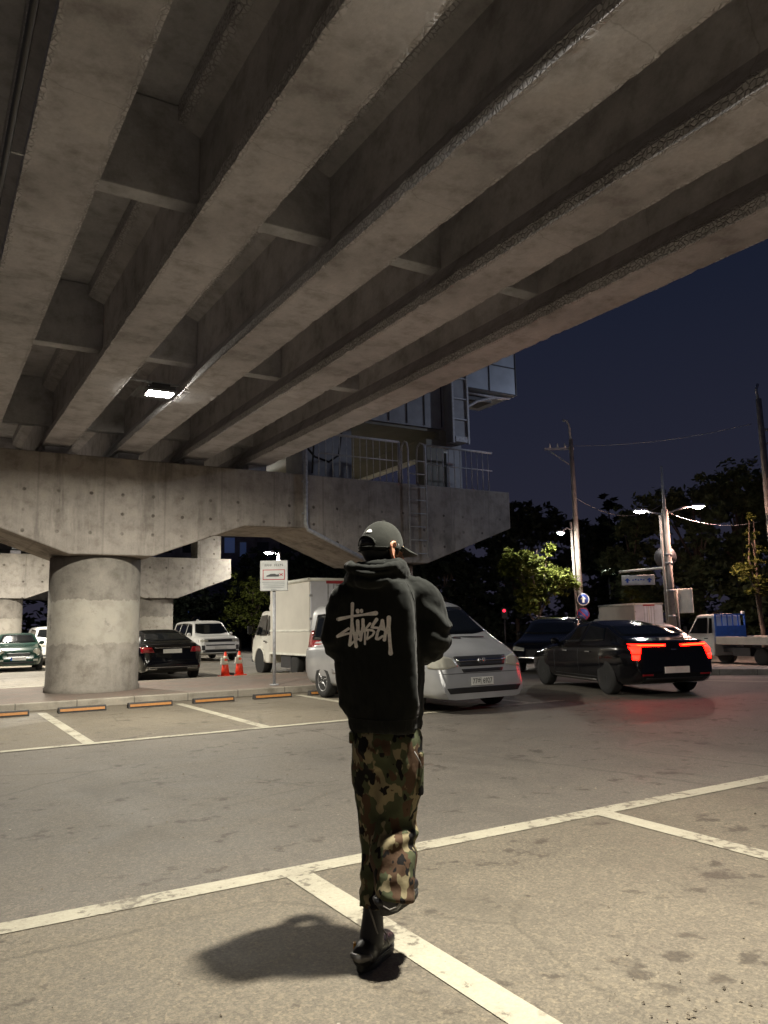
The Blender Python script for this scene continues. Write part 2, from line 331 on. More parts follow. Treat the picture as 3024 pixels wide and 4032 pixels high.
class MB:
    def __init__(s): s.v = []; s.f = []; s.sm = []; s.mi = []; s.cm = 0
    def add(s, vs, fs, smooth=False):
        k = len(s.v); s.v += [tuple(p) for p in vs]; s.f += [tuple(i+k for i in f) for f in fs]; s.sm += [smooth]*len(fs); s.mi += [s.cm]*len(fs); return s
    def box(s, c, d, rot=None, taper=1.):
        x, y, z = d[0]/2, d[1]/2, d[2]/2
        vs = [Vector((sx*x*(taper if sz > 0 else 1), sy*y*(taper if sz > 0 else 1), sz*z)) for sz in (-1, 1) for sy in (-1, 1) for sx in (-1, 1)]
        if rot is not None: vs = [rot @ p for p in vs]
        vs = [p+Vector(c) for p in vs]
        return s.add(vs, [(0, 2, 3, 1), (4, 5, 7, 6), (0, 1, 5, 4), (1, 3, 7, 5), (3, 2, 6, 7), (2, 0, 4, 6)])
    def tube(s, pts, r, n=10, caps=True, smooth=True):
        pts = [Vector(p) for p in pts]; rs = r if isinstance(r, (list, tuple)) else [r]*len(pts)
        t0 = (pts[1]-pts[0]).normalized(); up = Vector((0, 0, 1)) if abs(t0.z) < .9 else Vector((1, 0, 0))
        nx = t0.cross(up).normalized(); vs = []; m = len(pts)
        for i, p in enumerate(pts):
            t = (pts[min(i+1, m-1)]-pts[max(i-1, 0)]).normalized()
            nx = (nx-t*nx.dot(t)).normalized(); ny = t.cross(nx)
            rr = rs[i]; rx, ry = rr if isinstance(rr, (list, tuple)) else (rr, rr)
            for k in range(n):
                a = 2*math.pi*k/n; vs.append(p+nx*math.cos(a)*rx+ny*math.sin(a)*ry)
        fs = [(i*n+k, i*n+(k+1) % n, (i+1)*n+(k+1) % n, (i+1)*n+k) for i in range(m-1) for k in range(n)]
        s.add(vs, fs, smooth)
        if caps:
            k = len(s.v)-len(vs); s.f += [tuple(k+i for i in reversed(range(n))), tuple(k+(m-1)*n+i for i in range(n))]; s.sm += [False, False]; s.mi += [s.cm]*2
        return s
    def cyl(s, a, b, r, r2=None, n=16): return s.tube([a, b], [r, r if r2 is None else r2], n)
    def rings(s, rings, caps=True, smooth=True, closed=True):
        n = len(rings[0]); vs = [p for r_ in rings for p in r_]; m = len(rings)
        fs = [(i*n+k, i*n+(k+1) % n, (i+1)*n+(k+1) % n, (i+1)*n+k) for i in range(m-1) for k in range(n if closed else n-1)]
        s.add(vs, fs, smooth)
        if caps:
            k = len(s.v)-len(vs); s.f += [tuple(k+i for i in reversed(range(n))), tuple(k+(m-1)*n+i for i in range(n))]; s.sm += [False]*2; s.mi += [s.cm]*2
        return s
    def lathe(s, prof, c, axis='z', n=24):
        rg = []
        for r, h in prof:
            ring = []
            for k in range(n):
                a = 2*math.pi*k/n; x, y = r*math.cos(a), r*math.sin(a)
                ring.append(Vector(c)+(Vector((x, y, h)) if axis == 'z' else Vector((h, x, y)) if axis == 'x' else Vector((y, h, x))))
            rg.append(ring)
        return s.rings(rg)
    def ell(s, c, r, rot=None, n=20, m=12):
        rg = []
        for i in range(m+1):
            ph = -math.pi/2+math.pi*(i+.02)/(m+.04); ring = []
            for k in range(n):
                a = 2*math.pi*k/n; p = Vector((r[0]*math.cos(ph)*math.cos(a), r[1]*math.cos(ph)*math.sin(a), r[2]*math.sin(ph)))
                if rot is not None: p = rot @ p
                ring.append(p+Vector(c))
            rg.append(ring)
        return s.rings(rg)
    def prism(s, poly, h0, h1, f):          # poly of 2d points, f(u,v,h)->xyz
        n = len(poly); vs = [f(u, v, h0) for u, v in poly]+[f(u, v, h1) for u, v in poly]
        return s.add(vs, [tuple(reversed(range(n))), tuple(range(n, 2*n))]+[(k, (k+1) % n, n+(k+1) % n, n+k) for k in range(n)])
    def me(s, name='m'):
        me = bpy.data.meshes.new(name); me.from_pydata(s.v, [], s.f)
        me.polygons.foreach_set('use_smooth', s.sm); me.polygons.foreach_set('material_index', s.mi)
        bm = bmesh.new(); bm.from_mesh(me); bmesh.ops.recalc_face_normals(bm, faces=bm.faces); bm.to_mesh(me); bm.free()
        return me
    def build(s, name, mat, parent=None, loc=None, bevel=0, fix=True):
        o = link(name, s.me(name), mat, parent, loc)
        if bevel:
            bv = o.modifiers.new('b', 'BEVEL'); bv.width = bevel; bv.segments = 2; bv.limit_method = 'ANGLE'; bv.angle_limit = R(40)
        return o
def bake(o):
    dg = bpy.context.evaluated_depsgraph_get(); dg.update()
    me = bpy.data.meshes.new_from_object(o.evaluated_get(dg), preserve_all_data_layers=False, depsgraph=dg)
    old = o.data; o.modifiers.clear(); o.data = me; bpy.data.meshes.remove(old); return o
def remesh(o, vox, smooth=4, fac=.5):
    r = o.modifiers.new('r', 'REMESH'); r.mode = 'VOXEL'; r.voxel_size = vox; r.use_smooth_shade = True
    if smooth:
        k = o.modifiers.new('s', 'SMOOTH'); k.iterations = smooth; k.factor = fac
    return bake(o)
def displace(o, fn):
    me = o.data; me.update(); ns = [v.normal.copy() for v in me.vertices]
    for v, n in zip(me.vertices, ns): v.co = v.co+n*fn(v.co, n)
    me.update()
def limb(mb, pts, rs, n=18, sub=5):
    pts = [Vector(p) for p in pts]; P = []; Q = []; m = len(pts)
    rs = [(r, r) if not isinstance(r, (tuple, list)) else tuple(r) for r in rs]
    for i in range(m-1):
        p0, p1, p2, p3 = pts[max(i-1, 0)], pts[i], pts[i+1], pts[min(i+2, m-1)]
        for k in range(sub):
            t = k/sub; P.append(.5*((2*p1)+(p2-p0)*t+(2*p0-5*p1+4*p2-p3)*t*t+(3*p1-p0-3*p2+p3)*t**3))
            u = t*t*(3-2*t); Q.append(tuple(a+(b-a)*u for a, b in zip(rs[i], rs[i+1])))
    P.append(pts[-1]); Q.append(rs[-1])
    d0 = (P[0]-P[1]).normalized(); d1 = (P[-1]-P[-2]).normalized(); a, b = Q[0], Q[-1]
    P = [P[0]+d0*min(a)*.95, P[0]+d0*min(a)*.6]+P+[P[-1]+d1*min(b)*.6, P[-1]+d1*min(b)*.95]
    Q = [(a[0]*.3, a[1]*.3), (a[0]*.8, a[1]*.8)]+Q+[(b[0]*.8, b[1]*.8), (b[0]*.3, b[1]*.3)]
    mb.tube(P, Q, n); return mb
def text_mesh(txt, size, name='lettering'):
    cu = bpy.data.curves.new(name, 'FONT'); cu.body = txt; cu.size = size; cu.align_x = 'CENTER'; cu.align_y = 'CENTER'; cu.extrude = .0015
    o = bpy.data.objects.new(name, cu); COL.objects.link(o)
    dg = bpy.context.evaluated_depsgraph_get(); dg.update()
    me = bpy.data.meshes.new_from_object(o.evaluated_get(dg)); bpy.data.objects.remove(o); bpy.data.curves.remove(cu); return me

# ---------------------------------------------------------------- camera, sky
cam = bpy.data.objects.new('camera', bpy.data.cameras.new('camera')); COL.objects.link(cam)
yaw, pit, rol = R(30.9186), R(8.2575), R(-1.2112)
fw = Vector((math.sin(yaw)*math.cos(pit), math.cos(yaw)*math.cos(pit), math.sin(pit))); r_ = Vector((math.cos(yaw), -math.sin(yaw), 0)); u_ = r_.cross(fw)
rr = r_*math.cos(rol)+u_*math.sin(rol); uu = u_*math.cos(rol)-r_*math.sin(rol)
mw = Matrix((rr, uu, -fw)).transposed().to_4x4(); mw.translation = Vector((0, 0, 1.45)); cam.matrix_world = mw
cam.data.sensor_fit = 'VERTICAL'; cam.data.sensor_height = 24; cam.data.lens = 3047.23/4032*24; cam.data.clip_end = 1000; cam.data.clip_start = .05
S.camera = cam
W = bpy.data.worlds.new('World'); S.world = W; W.use_nodes = True
nt, lk = W.node_tree.nodes, W.node_tree.links; bg = nt['Background']
tc = nt.new('ShaderNodeTexCoord'); sx = nt.new('ShaderNodeSeparateXYZ'); lk.new(tc.outputs['Generated'], sx.inputs[0])
rp = ramp(nt, lk, sx.outputs[2], [(.0, (.024, .022, .036)), (.12, (.0185, .019, .033)), (.4, (.0095, .0125, .026)), (1, (.0075, .0105, .023))])
lk.new(rp.outputs[0], bg.inputs[0]); bg.inputs[1].default_value = 1.0
S.view_settings.view_transform = 'Standard'; S.view_settings.look = 'None'; S.view_settings.exposure = 0; S.view_settings.gamma = 1
S.cycles.use_denoising = True; S.cycles.max_bounces = 8; S.cycles.diffuse_bounces = 5; S.cycles.glossy_bounces = 3; S.cycles.sample_clamp_indirect = 6; S.cycles.use_light_tree = True
S.cycles.caustics_reflective = False; S.cycles.caustics_refractive = False

# ---------------------------------------------------------------- ground
def gz(x, y=0):
    return -.03*min(max(0, x-15.5), 15) - .0
def sheet(name, mat, xs, ys, dz, kind='structure'):
    mb = MB(); vs = [(x, y, gz(x, y)+dz) for y in ys for x in xs]; n = len(xs)
    mb.add(vs, [(j*n+i, j*n+i+1, (j+1)*n+i+1, (j+1)*n+i) for j in range(len(ys)-1) for i in range(n-1)], False)
    o = mb.build(name, mat); o['kind'] = kind; return o
sheet('ground', 'asphalt', [-400, -60, -10, 5, 15.5, 18, 20, 23, 26, 30.5, 40, 70, 400], [-60, -10, 0, 10, 20, 40, 70, 500], 0)
sheet('parking_bay_ground', 'bay', [-14, 5, 12.5], [-.8, 4.48], .004)
sheet('parking_bay_ground', 'bay', [-14, 5, 10.2], [10.82, 15.85], .004)
sheet('rear_lot_ground', 'lot', [-40, 5, 13.5], [20.4, 46], .004)
def strip(pts, w=.15, z=.008, name='parking_line'):
    (x0, y0), (x1, y1) = pts; d = Vector((x1-x0, y1-y0, 0)).normalized(); n = Vector((-d.y, d.x, 0))*w/2; mb = MB(); k = 12; vs = []
    for i in range(k+1):
        t = i/k; c = Vector((x0+(x1-x0)*t, y0+(y1-y0)*t, 0))
        for sg in (-1, 1):
            p = c+n*sg; vs.append((p.x, p.y, gz(p.x)+z))
    mb.add(vs, [(2*i, 2*i+1, 2*i+3, 2*i+2) for i in range(k)])
    o = mb.build(name, 'line'); o['kind'] = 'structure'; return o
strip(((-14, 4.475), (12.5, 4.475)), .165)
strip(((-14, 10.82), (10.2, 10.82)), .15)
for x in (-.55, 2.0, 4.52, 7.03, 9.55): strip(((x, -.6), (x, 4.392)), .165, .0081)
for x in (-.62, 1.98, 4.43, 6.98, 9.46): strip(((x, 10.896), (x, 15.35)), .155, .0081)
for y in (22.9, 28.1): strip(((-20, y), (13, y)), .14, .009)
for x in (5.05, 7.5): strip(((x, 22.97), (x, 28.03)), .13, .0092)
strip(((15.77, 12.03), (18.6, 9.2)), .12, .008, 'road_line'); strip(((16.9, 12.7), (19.6, 11.6)), .12, .008, 'road_line')
# island
mb = MB(); poly = [(-30, 15.97), (11.6, 15.97), (12.3, 16.4), (12.5, 17.2), (12.5, 19.4), (12.2, 20.1), (11.6, 20.4), (-30, 20.4)]
mb.prism(poly, .0, .15, lambda u, v, h: (u, v, h)); o = mb.build('pavement', 'paving'); o['kind'] = 'structure'
mb = MB(); mb.box((-9.2, 15.91, .0775), (41.6, .119, .155)); mb.box((-9.2, 20.46, .0775), (41.6, .119, .155))
o = mb.build('kerb', 'kerb', bevel=.015); o['kind'] = 'structure'
# loose grit on the bays and along the kerb
g_ = random.Random(21); mb = MB()
for i in range(420):
    if i < 230: x, y = 2.2+abs(g_.gauss(0, .55)), 1.75+g_.gauss(0, .35)
    elif i < 330: x, y = g_.uniform(-1, 6), g_.uniform(1.2, 8)
    else: x, y = g_.uniform(-2, 10), 15.75-abs(g_.gauss(0, .12))
    s_ = abs(g_.gauss(.004, .003))+.002; q = Vector((x, y, .009)); a = g_.uniform(0, 6.28)
    mb.add([q+Vector((math.cos(a+k*2.1)*s_*g_.uniform(.7, 1.4), math.sin(a+k*2.1)*s_*g_.uniform(.7, 1.4), 0)) for k in range(3)]+[q+Vector((0, 0, s_*.9))], [(0, 1, 3), (1, 2, 3), (2, 0, 3), (0, 2, 1)])
tag(mb.build('gravel', 'grit'), 'loose grit scattered on the parking bay asphalt', 'gravel', kind='stuff')
# road median at the right
mb = MB(); poly = [(17.75, 14.5), (18.2, 13.75), (30, 9.3), (31, 11), (19.0, 15.6), (18.2, 15.5)]
mb.prism(poly, -.5, .16, lambda u, v, h: (u, v, h+gz(u))); o = mb.build('median_kerb', 'kerb'); o['kind'] = 'structure'

# wheel stops
def wheel_stop():
    t = empty('wheel_stop', None, 'wheel stop', group='wheel stops along the kerb')
    mb = MB(); mb.prism([(-.075, 0), (.075, 0), (.05, .085), (.035, .1), (-.035, .1), (-.05, .085)], -.41, .41, lambda u, v, h: (h, u, v)); mb.build('body', 'rubber_stop', t, bevel=.006)
    mb = MB(); mb.prism([(-.0775, .012), (-.0755, .012), (-.0515, .089), (-.0535, .091)], -.375, .375, lambda u, v, h: (h, u, v))
    mb = MB(); a = Vector((0, -.0715, .03)); b_ = Vector((0, -.0575, .072)); nn = Vector((0, -.95, .3))*.003
    mb.add([a+nn+Vector((-.38, 0, 0)), a+nn+Vector((.38, 0, 0)), b_+nn+Vector((.38, 0, 0)), b_+nn+Vector((-.38, 0, 0))], [(0, 1, 2, 3)])
    mb.build('reflective_strip', 'orange', t)
    return t
w0 = wheel_stop()
ws_lab = ['rubber wheel stop with orange strip, cut off by the left edge of the photo', 'wheel stop in front of the big round column, right of the first stall line', 'wheel stop ending at the left of the middle stall line',
          'wheel stop just right of the middle stall line', 'wheel stop below the foot of the grey sign post', 'wheel stop beside the rear tyre of the silver van']
for i, x in enumerate((1.33, 2.62, 3.83, 5.06, 6.3, 7.53)):
    o = w0 if i == 0 else copy_tree(w0)
    o.location = (x, 15.12+.0, .004); o['label'] = ws_lab[i]

# ---------------------------------------------------------------- viaduct
ZS = lambda y: 5.265+.0095*(y-4)
via = empty('viaduct', 'long concrete girder bridge carrying the road overhead', 'bridge', (0, 0, 0))
GX = [.83, 2.34, 3.85, 5.365, 6.935]
SEC = [(-.3, 0), (.3, 0), (.3, .12), (.1, .44), (.1, 1.2), (.34, 1.3), (.34, 1.5), (-.34, 1.5), (-.34, 1.3), (-.1, 1.2), (-.1, .44), (-.3, .12)]
def girder(xc, y0, y1, ny):
    mb = MB(); rg = []; nz = Vector
    xs = [-.3+.6*k/10 for k in range(11)]
    sec = [(x, 0) for x in xs]+SEC[2:]
    for j in range(ny+1):
        y = y0+(y1-y0)*j/ny; ring = []
        for u, v in sec:
            dx = dz = 0
            if v < .13 and abs(u) > .22:
                dz = max(0, noise.noise((u*9, y*9, xc*3))-.05)*.035*(1 if abs(u) > .27 else .35); dx = -math.copysign(1, u)*max(0, noise.noise((y*11, v*9+u*3, xc)))*.008
            if v < .01: dz += noise.noise((u*2, y*1.3, xc*5))*.006
            ring.append((u+dx, y, v+dz+ZS(y)))
        rg.append(ring)
    mb.rings(rg, True, False)
    o = mb.build('girder', 'girder', via, (xc, 0, 0)); return o
for x in GX:
    girder(x, -9, 18.38, 340); girder(x, 18.44, 42.1, 40)
mb = MB(); y0, y1 = -9, 66
mb.prism([(-1.5, 1.505), (8.6, 1.505), (8.6, 1.75), (-1.5, 1.75)], y0, y1, lambda u, v, h: (u, h, v+ZS(h))); mb.build('deck', 'deck', via)
mb = MB()
for xx in (-1.42, 8.52): mb.prism([(xx-.1, 1.76), (xx+.1, 1.76), (xx+.1, 2.7), (xx-.1, 2.7)], y0, y1, lambda u, v, h: (u, h, v+ZS(h)))
mb.build('parapet', 'deck', via)
for a, b in zip(GX[:-1], GX[1:]):
    for yd in (2.4, 7.3, 12.22, 17.6, 24, 30):
        mb = MB(); z = ZS(yd); mb.box(((a+b)/2, yd+.11, z+.45+.52), (b-a-.202, .22, 1.04)); mb.build('diaphragm', 'deck', via, bevel=.012)
mb = MB(); mb.tube([(.40, -9, ZS(-9)+.02), (.40, 17, ZS(17)+.02)], .028, 10); mb.build('conduit', 'dark_steel', via)
for y in (-2, 2.2, 6.5, 10.7, 14.9):
    mb = MB(); mb.box((.455, y, ZS(y)+.03), (.17, .025, .012)); mb.box((.53, y, ZS(y)+.06), (.012, .025, .07)); mb.build('pipe_clip', 'steel', via)

def pier(name, label, y0, capmat, colmat):
    t = empty(name, label, 'bridge pier', (0, y0, 0))
    zt, zb = 5.2, 3.05
    prof = [(-2.6, 4.1), (.6, 3.75-.0), (2.62, zb), (4.38, zb), (6.5, 3.83), (8.05, 3.85), (10.0, zb), (11.7, zb), (14.65, 4.13), (14.65, zt), (-2.6, zt)]
    prof[0] = (-2.0, 4.6); prof[1] = (-1.0, 4.4)
    mb = MB(); mb.prism(prof, 0, 2.25, lambda u, v, h: (u, h, v)); mb.build('pier_cap', capmat, t, bevel=.03)
    for cx, rd in ((3.38, .97), (10.85, .9)):
        mb = MB(); mb.lathe([(rd+.03, .0), (rd+.03, .24), (rd, .27), (rd, zb-.002)], (cx, 1.1, 0), n=56); mb.build('column', colmat, t)
    for x in GX:
        mb = MB(); mb.box((x, .5, zt+.09), (.46, .42, .18)); mb.build('bearing_seat', 'deck', t)
        mb = MB(); mb.box((x, .5, zt+.25 if y0 < 30 else zt+.3), (.34, .34, .12)); mb.build('bearing', 'steel', t)
    return t
p1 = pier('bridge_pier', 'near concrete hammerhead pier with stained cap on thick round columns', 17.3, 'cap', 'column')
p2 = pier('bridge_pier', 'second pale concrete hammerhead pier farther back behind the near pier', 41, 'cap2', 'column')
p3 = pier('bridge_pier', 'farthest hammerhead pier glimpsed at the left behind the green car', 64.5, 'cap2', 'column')
# downpipe on the near cap
mb = MB(); mb.tube([(8.06, 17.22, 6.3), (8.06, 17.22, 3.95), (8.12, 17.22, 3.8), (9.95, 17.22, 3.0)], .05, 10); mb.box((8.06, 17.26, 5.0), (.16, .06, .05)); mb.box((8.06, 17.26, 4.2), (.16, .06, .05))
tag(mb.build('drain_pipe', 'steel'), 'grey drain pipe running down the near pier cap and along its haunch', 'pipe')

# lamps under the deck
def bridge_lamp(x, y, label, lens='lens', dz=.075, s=1):
    t = empty('bridge_lamp', label, 'lamp', (x, y, ZS(y)+dz), 0, 'floodlights under the bridge')
    mb = MB(); mb.box((0, 0, .06), (.46, .36, .1)); mb.box((0, 0, .14), (.3, .2, .06)); mb.build('housing', 'dark_steel', t, bevel=.01)
    mb = MB(); mb.add([(-.13*s, -.085*s, .004), (.13*s, -.085*s, .004), (.13*s, .085*s, .004), (-.13*s, .085*s, .004)], [(0, 3, 2, 1)]); mb.build('lens', lens, t)
    mb = MB(); mb.tube([(-.26, 0, .06), (-.26, 0, .2), (.26, 0, .2), (.26, 0, .06)], .012, 6); mb.tube([(-.62, 0, .2), (.58, 0, .2)], .018, 6); mb.build('bracket', 'steel', t)
    if 5 < y < 15:
        mb = MB()
        for k in range(-6, 7): mb.tube([(-.42, k*.05, .0), (.42, k*.05, .0)], .003, 4); mb.tube([(k*.07, -.3, .001), (k*.07, .3, .001)], .003, 4)
        mb.build('wire_guard', 'steel', t)
    return t
bridge_lamp(3.25, 12.65, 'lit rectangular floodlight hanging between the girders at the left', 'lens_wide', dz=-.015, s=1.5)
bridge_lamp(2.72, 2.20, 'lit floodlight under the bridge nearest the walking person, above the picture', dz=-.03)
bridge_lamp(3.1, 24, 'lit floodlight under the bridge just behind the near pier')
bridge_lamp(3.1, 35.2,  'lit floodlight under the bridge in front of the second pier', 'lens_rear')

# ladder and railing on the cap
t = empty('ladder', 'steel cage-free ladder fixed to the near pier cap behind the cap wearer', 'ladder', (11.37, 17.2, 0))
mb = MB()
for sx_ in (-.28, .28):
    mb.tube([(sx_, 0, 3.2), (sx_, 0, 6.15), (sx_*.98, .06, 6.32), (sx_*.9, .2, 6.38), (sx_*.9, .34, 6.3), (sx_*.9, .38, 6.1), (sx_*.9, .38, 5.2)], .024, 8)
mb.build('rail', 'steel', t)
for k in range(8):
    mb = MB(); mb.tube([(-.28, 0, 3.3+.36*k), (.28, 0, 3.3+.36*k)], .013, 6); mb.build('rung', 'steel', t)
t = empty('railing', 'steel guard railing on top of the near pier cap', 'railing', (0, 17.36, 5.2))
mb = MB()
for xa, xb in ((8.5, 10.9), (11.75, 14.1)):
    mb.tube([(xa, 0, 1.13), (xb, 0, 1.13)], .035, 8); mb.tube([(xa, 0, .6), (xb, 0, .6)], .016, 6)
mb.build('top_rail', 'steel', t)
mb = MB()
for xa, xb in ((8.5, 10.9), (11.75, 14.1)):
    k = xa
    while k <= xb+.01:
        mb.tube([(k, 0, .0), (k, 0, 1.12)], .012, 6); k += .2
mb.build('baluster', 'steel', t)
for x in (10.9, 11.75):
    mb = MB(); mb.tube([(x, 0, 0), (x, 0, 1.13)], .04, 8); mb.build('post', 'steel', t)

# station standing on the right half of the caps
t = empty('elevated_station', 'blue grey clad elevated station on the right end of the near pier cap', 'building', (0, 0, 0))
mb = MB(); mb.box((9.35, 19.1, 6.13), (1.5, 1.1, 1.84)); mb.build('support_pillar', 'clad', t)
mb = MB(); mb.box((10.9, 40, 8.5), (4.0, 44, 2.9)); mb.build('side_wall', 'clad', t)
mb = MB(); mb.box((10.95, 40.02, 7.0), (3.6, 43.9, .08)); mb.build('soffit', 'olive', t)
mb = MB(); mb.box((12.86, 40.01, 6.72), (.22, 43.95, .62)); mb.build('edge_beam', 'olive', t)
mb = MB(); mb.box((12.86, 40, 6.385), (.3, 43.9, .05)); mb.build('beam_flange', 'white_paint', t)  # white colour stands in for the light along the beam's underside
mb = MB()
for k in range(7): mb.box((9.2+.6*k, 17.985, 8.4), (.02, .03, 2.6))
mb.build('panel_joint', 'dark_steel', t)
mb = MB(); mb.box((12.55, 18.3, 5.95), (.6, .6, 1.5)); mb.build('support_pillar', 'olive', t)
mb = MB(); mb.box((13.25, 18.35, 5.95), (.55, .6, 1.5)); mb.build('support_pillar', 'clad', t)
mb = MB(); mb.box((13.25, 17.95, 8.2), (.5, .5, 3.1)); mb.build('lift_shaft', 'clad', t)
mb = MB()
for xx in (12.98, 13.52): mb.box((xx, 17.67, 8.2), (.06, .06, 3.2))
for k in range(6): mb.box((13.25, 17.67, 6.7+.62*k), (.5, .04, .04))
mb.box((13.25, 17.66, 6.72), (.42, .05, .16)); mb.build('ladder_frame', 'steel', t)
mb = MB(); mb.box((14.7, 18.9, 9.3), (1.95, 1.9, 1.75)); mb.build('cabin', 'cabin', t, bevel=.02)
mb = MB()
for xx in (13.74, 14.6, 15.66): mb.box((xx, 17.94, 9.3), (.03, .03, 1.72))
for zz in (8.44, 9.3, 10.15): mb.box((14.7, 17.935, zz), (1.95, .03, .03))
mb.build('cabin_frame', 'dark_steel', t)
mb = MB(); mb.tube([(13.55, 18.2, 7.55), (13.8, 18.2, 7.85), (14.3, 18.2, 8.15), (15.0, 18.2, 8.35), (15.6, 18.2, 8.42)], .05, 8); mb.tube([(13.7, 18.2, 8.36), (15.3, 18.2, 8.36)], .05, 8); mb.build('bracket', 'steel', t)
mb = MB(); mb.box((14.4, 18.6, 8.3), (1.0, .7, .22)); mb.build('underside_unit', 'dark_steel', t)
mb = MB(); mb.box((13.4, 41.6, 6.2), (1.3, 1.2, 2.0)); mb.build('support_pillar', 'cap2', t)
# slack cables beside the drain pipe
mb = MB(); mb.tube([(8.15, 17.6, 6.1), (8.5, 17.6, 5.75), (8.9, 17.6, 5.65), (9.2, 17.6, 5.85), (9.3, 17.6, 6.6)], .03, 8); mb.tube([(8.4, 17.55, 5.3), (8.45, 17.55, 6.0), (8.35, 17.55, 6.6)], .025, 8)
tag(mb.build('cable', 'black_trim'), 'black slack cables looping down onto the near pier cap', 'cable')

# ---------------------------------------------------------------- vehicles
def lin(pts, x): return float(np.interp(x, [p[0] for p in pts], [p[1] for p in pts]))
def smooth_prof(pts, w=.10):
    xs = np.linspace(pts[0][0], pts[-1][0], 400); ys = np.interp(xs, [p[0] for p in pts], [p[1] for p in pts])
    k = max(1, int(w/(xs[1]-xs[0]))); pad = np.pad(ys, k, mode='reflect', reflect_type='odd'); ys = np.convolve(pad, np.ones(2*k+1)/(2*k+1), 'valid')
    return lambda x: float(np.interp(x, xs, ys))
class Car:
    """y forward, x right, z up; origin on the ground under the middle"""
    def __init__(s, name, label, loc, heading, P, mat, group=None):
        s.P = P; s.t = empty(name, label, P['cat'], loc, math.atan2(-heading[0], heading[1]), group)
        L, Wd = P['L'], P['W']; half = L/2; s.half = half
        top = smooth_prof(P['top'], P.get('sm', .07)); belt = smooth_prof(P['belt'], .12); z0 = smooth_prof(P['under'], .1); pl = smooth_prof(P['plan'], .12)
        rw = P['rw']; gm = P['H']-lin(P['belt'], 0)
        ys = sorted(set([round(-half+L*k/84, 4) for k in range(85)]+[-half+.012, -half+.03, half-.03, half-.012]))
        rg = []
        for y in ys:
            hw = Wd/2*pl(y); tp = top(y); bl = min(belt(y), tp-.02); b0 = z0(y); g = tp-bl; q = min(1, max(0, g/gm)); q2 = q**.7
            tw = hw*.86+(rw-hw*.86)*q2
            ctl = [(0, b0), (hw*.72, b0), (hw*.9, b0+.02), (hw*.965, b0+.10), (hw*.995, b0+(bl-b0)*.45), (hw, b0+(bl-b0)*.72), (hw*.985, bl-.07), (hw*.955, bl-.012),
                   (hw*.93, bl+.02*q), (hw*.93+(tw-hw*.93)*.5, bl+g*.46), (tw, bl+g*.86), (tw*.9, bl+g*.955), (tw*.55, bl+g*.99), (0, tp)]
            pts = []
            for i in range(len(ctl)-1):
                p0, p1, p2, p3 = [np.array(ctl[j]) for j in (max(i-1, 0), i, i+1, min(i+2, len(ctl)-1))]
                for k in range(3):
                    t = k/3; lnr = p1+(p2-p1)*t; cr = .5*((2*p1)+(p2-p0)*t+(2*p0-5*p1+4*p2-p3)*t*t+(3*p1-p0-3*p2+p3)*t**3); pts.append(.5*lnr+.5*cr)
            pts.append(np.array(ctl[-1]))
            rt = [(float(a), y, float(b)) for a, b in pts]; rg.append(rt+[(-a, y, b) for a, _, b in rt[-2:0:-1]])
        mb = MB(); mb.rings(rg, True, True); me = mb.me()
        bm = bmesh.new(); bm.from_mesh(me); s.bvh = BVHTree.FromBMesh(bm); bm.free()
        body = link('body', me, mat, s.t)
        cut = MB(); s.wr = P['wr']
        for wy in P['axles']:
            for sg in (-1, 1): cut.lathe([(s.wr*1.13, sg*(Wd/2-.30)), (s.wr*1.13, sg*(Wd/2+.2))], (0, wy, s.wr*1.02), 'x', 36)
        c = cut.build('cutter', None)
        bo = body.modifiers.new('w', 'BOOLEAN'); bo.operation = 'DIFFERENCE'; bo.object = c; bo.solver = 'EXACT'
        bake(body); me2 = c.data; bpy.data.objects.remove(c); bpy.data.meshes.remove(me2)
        for p in body.data.polygons: p.use_smooth = True
        es = body.modifiers.new('e', 'EDGE_SPLIT'); es.split_angle = R(38); bake(body); s.body = body
        for wy in P['axles']:
            for sg in (-1, 1): s.wheel(sg*(Wd/2-.115), wy, sg)
    def wheel(s, x, y, sg):
        r = s.wr; w = .105; mb = MB()
        mb.lathe([(r*.62, -w), (r*.93, -w), (r*.99, -w*.75), (r, -w*.3), (r, w*.3), (r*.99, w*.75), (r*.93, w), (r*.66, w*1.02), (r*.62, w*.9)], (x, y, r), 'x', 36)
        wl = mb.build('wheel', 'tyre', s.t)
        mb = MB(); d = sg
        mb.cm = 1; mb.lathe([(r*.58, d*w*.3), (0.001, d*w*.25)], (x, y, r), 'x', 30); mb.cm = 0; mb.tube([(x+d*w*.9, y+r*.6*math.cos(k*math.pi/16), r+r*.6*math.sin(k*math.pi/16)) for k in range(33)], [(.012, r*.022)]*33, 6)  # disc behind the spokes coloured dark for the shade in the wheel openings
        mb.lathe([(r*.14, d*w*.4), (r*.13, d*w*.86), (.001, d*w*.9)], (x, y, r), 'x', 14)
        ns = s.P.get('spokes', 5)
        for k in range(ns):
            a = 2*math.pi*k/ns+.3; ca, sa = math.cos(a), math.sin(a)
            mb.tube([(x+d*w*.82, y+ca*r*.1, r+sa*r*.1), (x+d*w*.72, y+ca*r*.6, r+sa*r*.6)], [(r*.06, .012), (r*.085, .012)], 6)
        mb.build('rim', [s.P.get('rim', 'rim'), 'tyre'], wl)
    def ray(s, axis, u, v, side=1):
        if axis == 'x': o, d = Vector((side*3, u, v)), Vector((-side, 0, 0))
        elif axis == 'y': o, d = Vector((u, side*6, v)), Vector((0, -side, 0))
        else: o, d = Vector((u, v, 5)), Vector((0, 0, -1))
        h, n, _, _ = s.bvh.ray_cast(o, d)
        return (h, n) if h is not None else None
